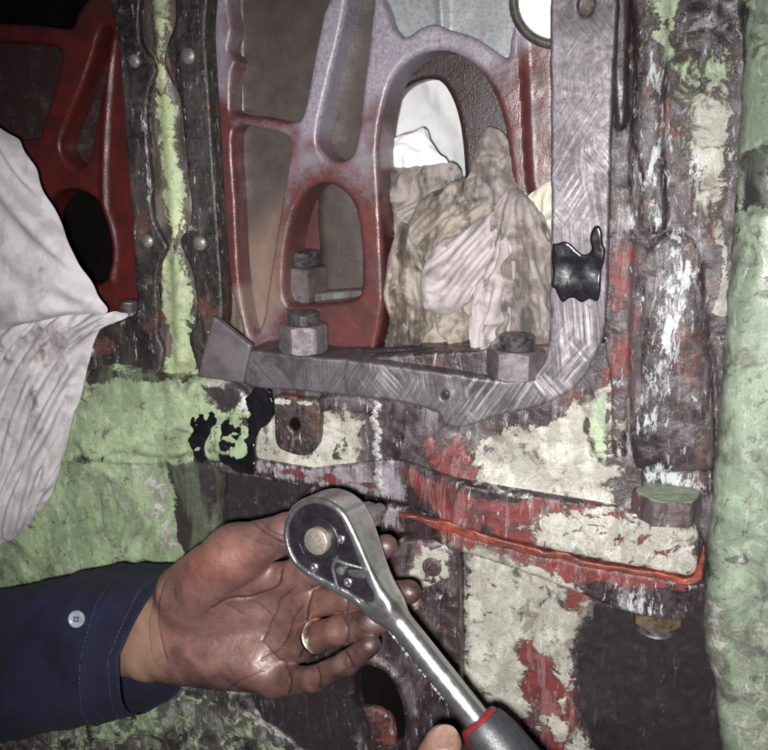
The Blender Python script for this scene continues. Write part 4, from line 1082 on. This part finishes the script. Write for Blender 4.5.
lathe('button_ring', [(12.4, 9.8), (12.4, 11.2), (11.8, 11.5), (10.6, 11.3), (10.2, 10.6), (7.6, 10.5)], WL(0, 0, 0), WN, M_PLATE, wr, 48)
lathe('release_button', [(7.3, 9.5), (7.3, 13.4), (7.0, 13.9), (6.2, 14.2), (0.2, 14.3)], WL(0, 0, 0), WN, M_BUTTON, wr, 40)
def lpt(px, py, n): a, b = wlocal(px, py, n); return WL(a, b, n)
for x, y in [(341, 539), (314.5, 567), (346.5, 583)]:
    a, b = wlocal(x, y, 10)
    lathe('screw', [(2.4, 9.4-max(a-8, 0)*0.1), (2.4, 10.9-max(a-8, 0)*0.1), (1.9, 11.3-max(a-8, 0)*0.1), (1.0, 11.3-max(a-8, 0)*0.1), (0.9, 10.6-max(a-8, 0)*0.1)], WL(a, b, 0), WN, M_CHROME_DK, wr, 16)
lv = tube('direction_lever', [lpt(338, 590, 9.2), lpt(334, 574, 10.6), lpt(333, 566, 11.6), lpt(337, 561, 12.0), lpt(347, 564, 11.8), lpt(362, 568, 10.4)], [0.8, 1.0, 1.1, 1.1, 1.0, 0.7], M_CHROME_DK, wr, seg=10)
tube('lever_tip', [lpt(351, 572, 10.5), lpt(357, 573.5, 12.8), lpt(364, 574.5, 13.6)], [1.7, 2.0, 2.0], M_CHROME_DK, wr, seg=12)
lathe('pivot_pin', [(2.3, 8), (2.3, 11.6), (1.9, 12.2), (0.2, 12.5)], WL(*wlocal(340.5, 570.5, 11), 0), WN, M_CHROME_DK, wr, 20)
lathe('extension', [(6.5, -10), (6.5, -18), (7.8, -20), (7.8, -44), (7.2, -45), (5.0, -45.5), (4.0, -46), (4.0, -57), (3.4, -58)], WL(0, 0, 0), WN, M_CHROME_DK, wr, 32)
# stamped marks along the flank of the shaft
gm = np.random.default_rng(5)
k = 0
for seg0, seg1, nn in [(389, 405, 6), (409, 412, 2), (418, 426, 3), (434, 444, 4)]:
    for x in np.linspace(seg0, seg1, nn):
        y = 628+(x-389)*1.235
        a, b = wlocal(x, y, 2)
        ang = math.radians(gm.uniform(-70, 70))
        nr_ = -0.71*WB+0.70*WN; tg = 0.70*WB+0.71*WN
        u = math.cos(ang)*WA+math.sin(ang)*tg
        v = -math.sin(ang)*WA+math.cos(ang)*tg
        box('stamped_mark', WO+MM*(a*WA+7.0*nr_), (u, nr_, v), (0.8, 0.3, 0.3), M_CHROME, wr, 0.1)
lathe('shaft_dimple', [(1.5, 0), (1.5, 0.3), (1.1, 0.5), (0.8, 0.2), (0.1, 0.1)], WL(94, 2.6, 5.4), WN*0.9+WB*0.4, M_CHROME_DK, wr, 14)
GS = -9
prof = [(6.4, 127+GS), (9.5, 127.4+GS), (10.6, 128.5+GS), (12.0, 133+GS), (13.4, 142+GS), (14.2, 160), (13.5, 200), (14.8, 225), (13, 232), (5, 234)]
lathe('grip', prof, WL(0, 0, 0), WA, M_GRIP_RED, wr, 48, ref=TOW)
def shell(w, r, h):
    # black overlay covers the upper right flank of the grip, its front edge cut back in a curve
    ax, bx, _ = frame_axes(WA, TOW)
    dirv = math.cos(w)*ax+math.sin(w)*bx
    c = dirv@(0.80*WB+0.6*WN)
    cut = 1/(1+math.exp(-(c+0.25-0.6*math.exp(-(h-128-GS)/14))*14))
    return r-1.8+2.9*cut, h
lathe('grip_overlay', [(6.4, 129.5+GS)]+[(np.interp(h, [q[1] for q in prof], [q[0] for q in prof]), h) for h in np.linspace(130+GS, 228, 40)]+[(5, 230)], WL(0, 0, 0), WA, M_GRIP, wr, 72, ref=TOW, radf=shell, angle=60)

# ================================================================== person: hands and sleeve
def skin_mat(name, c1, c2, c3, grime):
    t = NT(name); w = t.attr('w'); w2 = t.attr('w2')
    cn = lambda *a, **k: t.ramp_lin(t.noise(*a, **k), 0.33, 0.67)
    n1 = cn(40, 7, 0.62, dist=0.5); n2 = cn(230, 8, 0.7); n3 = t.noise(1400, 3, 0.55)
    wr1 = cn(1, 6, 0.62, co=t.mapping(t.co, (110, 110, 520), (0, 0.35, 0)), dist=0.6)
    wr2 = cn(1, 6, 0.62, co=t.mapping(t.co, (620, 200, 160), (0, -0.2, 0)), dist=0.6)
    vo = t.n.new('ShaderNodeTexVoronoi'); vo.inputs['Scale'].default_value = 800; vo.feature = 'DISTANCE_TO_EDGE'; t.l.new(t.co, vo.inputs['Vector'])
    col = t.mix(n1, c1, c2)
    col = t.mix(w[1], col, c3)
    col = t.mix(t.math('MULTIPLY', w[2], 0.8), col, (0.36, 0.14, 0.09))
    gk = t.math('ADD', t.math('MULTIPLY', w[0], 0.85), t.ramp(n2, 0.62, 0.98, 0, 0.22))
    gk = t.math('ADD', gk, t.ramp(wr1, 0.68, 0.95, 0, 0.15))
    gk = t.math('ADD', gk, t.ramp(n1, 0.5, 0.95, 0, 0.25))
    gk = t.math('MULTIPLY', gk, t.mixf(w[1], 1.0, 0.35))
    col = t.mix(t.math('MINIMUM', gk, 0.92), col, grime)
    hh = t.math('ADD', t.math('MULTIPLY', n2, 0.5), t.math('MULTIPLY', n3, 0.3))
    hh = t.math('ADD', hh, t.math('MULTIPLY', wr1, -0.7)); hh = t.math('ADD', hh, t.math('MULTIPLY', wr2, -0.5))
    hh = t.math('ADD', hh, t.math('MULTIPLY', t.ramp(vo.outputs['Distance'], 0.0, 0.25), 0.3))
    t.set(Base_Color=col, Roughness=t.ramp(n2, 0.2, 0.8, 0.34, 0.52), Normal=t.bump(hh, 0.00018, 0.55))
    t.put(t.b.inputs['Subsurface Weight'], 0.15)
    t.b.inputs['Subsurface Radius'].default_value = (0.004, 0.0015, 0.0008)
    t.put(t.b.inputs['Specular IOR Level'], 0.6)
    return t.m
M_SKIN = skin_mat('oily_brown_skin', (0.175, 0.092, 0.077), (0.10, 0.048, 0.042), (0.25, 0.15, 0.105), (0.026, 0.014, 0.014))
person = thing('person', P(-20, 650, 90), 'open greasy left hand in a navy sleeve with a ring, holding the wrench', 'person')

def J(x, y, d): return P(x, y, d)*1000.0
def chain(G, pts, rs, k=2.0):
    s = None
    for i in range(len(pts)-1):
        c = rcone(G, pts[i], pts[i+1], rs[i], rs[i+1])
        s = c if s is None else smin(s, c, k)
    return s
FING = {
 'index':  ([J(300, 574, 118), J(345, 563, 129), J(371, 553, 133), J(386, 546, 133)], [10, 8.0, 7.4, 6.6]),
 'middle': ([J(306, 602, 116), J(350, 598, 131), J(386, 595, 136), J(409, 592, 136)], [10, 8.0, 7.6, 6.8]),
 'ring':   ([J(300, 642, 118), J(340, 630, 138), J(372, 622, 142), J(396, 616, 138)], [10, 8.5, 8.1, 7.0]),
 'pinky':  ([J(274, 682, 124), J(314, 679, 138), J(346, 664, 147), J(370, 645, 150)], [9.6, 7.5, 7.0, 6.1]),
}
THUMB = ([J(236, 552, 126), J(288, 532, 132), J(318, 546, 131)], [16, 11.0, 8.8])
PALM = [([J(70, 622, 98), J(152, 611, 108)], [15, 16]), ([J(70, 645, 98), J(146, 648, 110)], [17, 20]),
        ([J(172, 604, 110), J(302, 577, 117)], [18, 11]), ([J(160, 620, 110), J(308, 604, 115)], [18, 11]),
        ([J(160, 636, 110), J(302, 643, 117)], [18, 11]), ([J(155, 650, 112), J(278, 676, 123)], [19, 11]),
        ([J(186, 592, 119), J(236, 554, 125)], [19, 17]), ([J(172, 652, 119), J(258, 664, 123)], [15, 13])]
# soft pads standing out of the palm: (centre, radius, height)
def hand_fn(G):
    s = None
    for p, r in PALM:
        c = rcone(G, p[0], p[1], r[0], r[1]); s = c if s is None else smin(s, c, 9.0)
    th = chain(G, *THUMB, k=3.0)
    s = smin(s, th, 8.0)
    f = None
    for kx in FING:
        c = chain(G, *FING[kx], k=2.5)
        f = c if f is None else np.minimum(f, c)
    return smin(s, f, 5.0)
allp = np.array([q for p, r in list(FING.values())+[THUMB]+PALM for q in p])
lo = allp.min(0)-24; hi = allp.max(0)+24
X, F = surface_nets(hand_fn, lo, hi, 0.72)
X = laplace(X, F, 2, 0.5)
N = vnormals(X, F)
px = to_px(X*MM)
front = np.clip((N@TOW-0.05)*4, 0, 1)
CREASES = [  # (points, width px, depth mm)
 ([(281, 570), (279, 582), (273, 590), (262, 596), (247, 600), (228, 598), (212, 606)], 2.6, 1.6), ([(296, 586), (286, 596), (276, 606), (272, 622), (262, 640)], 2.0, 0.9),
 ([(302, 606), (294, 618), (288, 634), (278, 650), (262, 660)], 2.0, 1.0), ([(247, 604), (262, 614), (276, 628)], 1.6, 0.4),
 ([(313, 588), (308, 606), (307, 622)], 2.2, 1.4), ([(309, 624), (305, 640), (300, 658)], 2.4, 1.5), ([(284, 660), (290, 676), (289, 694)], 2.4, 1.5),
 ([(345, 592), (348, 606), (345, 618)], 1.8, 0.8), ([(342, 614), (348, 628), (347, 642)], 2.0, 1.0), ([(312, 658), (319, 672), (320, 688)], 2.4, 1.3), ([(342, 646), (349, 658), (353, 668)], 2.2, 1.1),
 ([(252, 520), (262, 530), (276, 540), (290, 546)], 1.8, 0.9), ([(258, 516), (270, 530), (284, 537), (296, 540)], 1.5, 0.7), ([(244, 534), (258, 542), (272, 546)], 1.4, 0.4),
 ([(166, 580), (160, 596), (158, 616), (161, 636), (168, 660)], 2.2, 0.7), ([(154, 600), (149, 622), (151, 650)], 2.0, 0.4), ([(214, 594), (228, 604), (244, 618)], 1.6, 0.3),
 ([(226, 690), (240, 680), (262, 672)], 1.8, 0.4), ([(262, 640), (272, 652), (284, 662)], 1.8, 0.5),
]
gr = np.zeros(len(X)); disp = np.zeros(len(X))
for pts, w, dep in CREASES:
    dd = seg_dist(catmull(np.array(pts, float), 4, False), px[:, 0], px[:, 1], False)
    w *= 0.62
    dd = dd+0.9*np.abs(fbm(px[:, 0]*0.2, px[:, 1]*0.2, 2, 3))
    e = np.exp(-(dd/w)**2)
    disp -= 0.75*dep*e; gr = np.maximum(gr, min(1, 0.35+0.4*dep)*np.exp(-(dd/(w*0.8))**2))
# swellings of the pads beside the creases
PADS = [((212, 570), 34, 3.6), ((205, 648), 40, 3.0), ((285, 590), 14, 0.8), ((294, 625), 13, 0.9), ((290, 655), 12, 0.8), ((328, 636), 10, 1.5), ((304, 676), 9, 1.5), ((334, 666), 9, 1.3), ((328, 601), 10, 0.8), ((360, 648), 9, 0.7)]
for (cx, cy), r, a in PADS:
    disp += a*np.exp(-(((px[:, 0]-cx)**2+(px[:, 1]-cy)**2)/r**2))
# hollow of the palm
disp -= 6.5*np.exp(-(((px[:, 0]-262)/26)**2+((px[:, 1]-608)/22)**2))
disp += 0.35*fbm(px[:, 0]*0.12, px[:, 1]*0.12, 3, 5)*2
X = X+N*(disp*front)[:, None]
X = laplace(X, F, 1, 0.3)
me = mesh_from('hand', X*MM, F)
wc = np.zeros((len(X), 3), np.float32)
edge_g = 0.75*np.clip((px[:, 0]-300)/70, 0, 1)*(0.6+0.8*vnoise(px[:, 0]*0.06, px[:, 1]*0.06, 4))+0.45*np.clip(vnoise(px[:, 0]*0.035, px[:, 1]*0.035, 9)-0.5, 0, 1)
low = 0.5*np.exp(-((px[:, 1]-686)/14)**2)*np.clip((px[:, 0]-170)/40, 0, 1)
wc[:, 0] = np.clip(gr*front*1.0+edge_g+low+0.25*np.exp(-(((px[:, 0]-262)/40)**2+((px[:, 1]-615)/30)**2)), 0, 1)
wc[:, 1] = np.clip((172-px[:, 0])/26, 0, 1)*0.9
wc[:, 2] = 0.5*np.exp(-(((px[:, 0]-322)/14)**2+((px[:, 1]-618)/22)**2))+0.4*np.exp(-(((px[:, 0]-215)/40)**2+((px[:, 1]-560)/20)**2))
set_attr(me, 'w', np.clip(wc, 0, 1)); set_attr(me, 'w2', np.zeros_like(wc))
link('hand', me, M_SKIN, person)

# finger ring
a0, a1 = FING['ring'][0][0]*MM, FING['ring'][0][1]*MM
rc = a0+(a1-a0)*0.42
ax_, bx_, nx_ = frame_axes(a1-a0, TOW)
M_SILVER = metal('ring_metal', (0.70, 0.64, 0.50), (0.82, 0.77, 0.64), (0.15, 0.28), 1.0, 300, 0.0002)
prof = [(9.6, -1.7), (10.4, -1.6), (10.7, -0.9), (10.3, -0.3), (10.2, 0), (10.3, 0.3), (10.7, 0.9), (10.4, 1.6), (9.6, 1.7)]
lathe('finger_ring', prof, rc, nx_, M_SILVER, person, 60, ref=TOW, angle=70)

# the other hand, only its thumb tip reaches into the picture
def hand2_fn(G):
    s = chain(G, [J(395, 850, 184), J(424, 782, 200), J(443, 744, 204)], [13, 11, 9.2], 3)
    p = smin(rcone(G, J(395, 860, 182), J(470, 850, 174), 17, 16), rcone(G, J(470, 850, 174), J(560, 850, 174), 16, 15), 8)
    s = smin(s, p, 8)
    for x0 in (490, 528, 566, 604):
        f = chain(G, [J(x0, 852, 172), J(x0+16, 800, 180), J(x0-4, 782, 206), J(x0-30, 806, 218)], [10, 9, 8.5, 7.5], 3)
        s = smin(s, f, 3)
    return s
ap = np.array([J(380, 880, 174), J(640, 740, 224), J(640, 880, 154), J(400, 730, 184)])
X, F = surface_nets(hand2_fn, ap.min(0)-26, ap.max(0)+26, 1.3)
X = laplace(X, F, 2, 0.5)
px = to_px(X*MM)
me = mesh_from('hand', X*MM, F)
wc = np.zeros((len(X), 3), np.float32); wc[:, 1] = 0.5; wc[:, 0] = 0.2
set_attr(me, 'w', wc); set_attr(me, 'w2', np.zeros_like(wc))
h2 = link('hand', me, M_SKIN, person)
h2['label'] = 'thumb tip of the other hand on the wrench grip'
M_NAIL = plain('thumb_nail', (0.20, 0.125, 0.095), (0.16, 0.098, 0.075), (0.25, 0.4), 300, 0.0002)
c = P(445, 737, 212.0)
tip = P(452, 727, 211); base_n = P(437, 752, 212)
ua = (tip-base_n); ua /= np.linalg.norm(ua); ub = np.cross(TOW, ua); ub /= np.linalg.norm(ub); un = np.cross(ua, ub); un = un if un@TOW > 0 else -un
Vn = []; Fn = []
for i in range(9):
    for j in range(9):
        u = (i/8-0.5)*2; v = (j/8-0.5)*2
        sx = u*math.sqrt(1-v*v/2); sy = v*math.sqrt(1-u*u/2)
        Vn.append(c+MM*(sx*7.2*ua+sy*5.6*ub+(0.9-1.7*sy*sy-0.8*sx*sx)*un))
for i in range(8):
    for j in range(8): Fn.append((i*9+j, (i+1)*9+j, (i+1)*9+j+1, i*9+j+1))
nl = link('nail', mesh_from('nail', Vn, Fn), M_NAIL, h2)

# sleeve
def navy():
    t = NT('navy_work_cloth')
    n1 = t.noise(30, 6, 0.6); n2 = t.noise(220, 5, 0.6); wv = t.noise(1, 2, 0.5, co=t.mapping(t.co, (2600, 2600, 900)))
    col = t.mix(t.ramp(n1, 0.38, 0.62), (0.0040, 0.0047, 0.016), (0.0085, 0.0097, 0.029))
    col = t.mix(t.ramp(n2, 0.58, 0.75, 0, 0.5), col, (0.004, 0.004, 0.008))
    t.set(Base_Color=col, Roughness=0.8, Normal=t.bump(t.math('ADD', n2, t.math('MULTIPLY', wv, 0.8)), 0.0007, 0.7))
    t.put(t.b.inputs['Sheen Weight'], 0.02); t.put(t.b.inputs['Specular IOR Level'], 0.25)
    return t.m
M_NAVY = navy()
NS, NTH = 90, 140
c0, c1, c2 = P(-110, 684, 88), P(30, 655, 107), P(154, 638, 115)
Vs = []
def sleeve_ring(s, th, k=1.0):
    c = (1-s)*(1-s)*c0+2*s*(1-s)*c1+s*s*c2
    cc, ss = math.cos(th), math.sin(th)
    vert = math.copysign(abs(cc)**0.58, cc); fr = math.copysign(abs(ss)**0.58, ss)
    ru = 45+14*(1-s); rf = 37
    # squarish, saggy section
    q = c+MM*k*(ru*vert*UPV+rf*fr*TOW)
    # slanted cuff mouth: near edge cut back, far edge reaches on
    q = q+RGT*MM*(s**3)*(-14*fr+20*max(vert, 0)+2)
    return q
def sleeve_disp(s, th):
    x = s*11; y = th*1.6
    f = 5.5*(ridged(np.array(x*0.9+0.6*math.sin(th)), np.array(y*1.2), 3, 41)*2-1)*(1-0.55*s)
    # one deep diagonal fold from the elbow to the lower cuff
    dth = th-(0.05-1.3*(s-0.62))
    f += 5.0*math.exp(-(dth/0.16)**2)*math.exp(-((s-0.80)/0.22)**2)-4.5*math.exp(-((dth+0.36)/0.18)**2)*math.exp(-((s-0.78)/0.25)**2)
    f += 1.2*math.exp(-((s-0.84)/0.012)**2)+1.0*math.exp(-((s-0.985)/0.012)**2)
    return float(f)
rows = []
for i in range(NS+1):
    s = i/NS
    rows.append([sleeve_ring(s, 2*math.pi*k/NTH, 1.0)+0 for k in range(NTH)])
ang = 2*math.pi*np.arange(NTH)/NTH
for i in range(NS+1):
    s = i/NS
    for k in range(NTH):
        th = ang[k]; tt = th if th < math.pi else th-2*math.pi
        nd = math.cos(th)*UPV+math.sin(th)*TOW
        dsp = sleeve_disp(s, tt) if abs(tt) < 3.0 else sleeve_disp(s, tt)*max(0, (math.pi-abs(tt))/0.14)
        if s > 0.6: dsp = max(dsp, -0.8)
        Vs.append(rows[i][k]+MM*nd*dsp)
# turned-in mouth
for (kk, s) in [(0.985, 1.0), (0.96, 0.985), (0.94, 0.9), (0.93, 0.72)]:
    for k in range(NTH): Vs.append(sleeve_ring(s, ang[k], kk)+0)
Fs = []
nr = NS+1+4
for i in range(nr-1):
    for k in range(NTH):
        Fs.append((i*NTH+k, i*NTH+(k+1) % NTH, (i+1)*NTH+(k+1) % NTH, (i+1)*NTH+k))
slv = link('sleeve', mesh_from('sleeve', Vs, Fs), M_NAVY, person)
M_THREAD = plain('navy_thread', (0.011, 0.012, 0.033), (0.02, 0.022, 0.05), (0.6, 0.8))
Vt = []; Ft = []
for row in (NS-4, NS-15):
    for k in range(0, NTH, 1):
        p0 = np.array(Vs[row*NTH+k]); p1_ = np.array(Vs[row*NTH+(k+1) % NTH])
        th = ang[k]; nd = math.cos(th)*UPV+math.sin(th)*TOW
        q0 = p0+(p1_-p0)*0.12+nd*0.0004; q1 = p0+(p1_-p0)*0.72+nd*0.0004
        w_ = np.cross(q1-q0, nd); w_ = w_/np.linalg.norm(w_)*0.00035
        n_ = len(Vt)
        Vt += [q0-w_, q1-w_, q1+w_, q0+w_, q0+nd*0.0004, q1+nd*0.0004]
        Ft += [(n_, n_+1, n_+5, n_+4), (n_+4, n_+5, n_+2, n_+3)]
stt = link('stitching', mesh_from('stitching', Vt, Ft), M_THREAD, slv)
stt['kind'] = 'stuff'
# button on the cuff: find the sleeve point that shows there
Va = np.array(Vs); pv = to_px(Va); msk = (np.hypot(pv[:, 0]-79, pv[:, 1]-618) < 9)
zc = ((Va-CAM)@FWD); cand = np.where(msk)[0]; bi = cand[np.argmin(zc[cand])]
near = cand[zc[cand] < zc[bi]+0.02]
bp = Va[near].mean(0)+0.003*TOW
bax = TOW*0.98+UPV*0.05-RGT*0.1
M_BTN = plain('grey_plastic_button', (0.24, 0.27, 0.30), (0.18, 0.205, 0.235), (0.15, 0.3), 200, 0.0002)
lathe('button', [(5.4, 0), (5.5, 1.2), (5.2, 1.9), (4.4, 2.1), (3.7, 1.5), (0.2, 1.4)], bp, bax, M_BTN, slv, 36, angle=50)
ba, bb_, bn = frame_axes(bax)
M_HOLE = plain('button_thread', (0.01, 0.012, 0.02), (0.02, 0.02, 0.03))
for sx in (-1, 1):
    for sy in (-1, 1):
        lathe('button_hole', [(0.8, 1.3), (0.8, 1.75), (0.1, 1.8)], bp+MM*1.05*(sx*ba+sy*bb_), bn, M_HOLE, slv, 10)
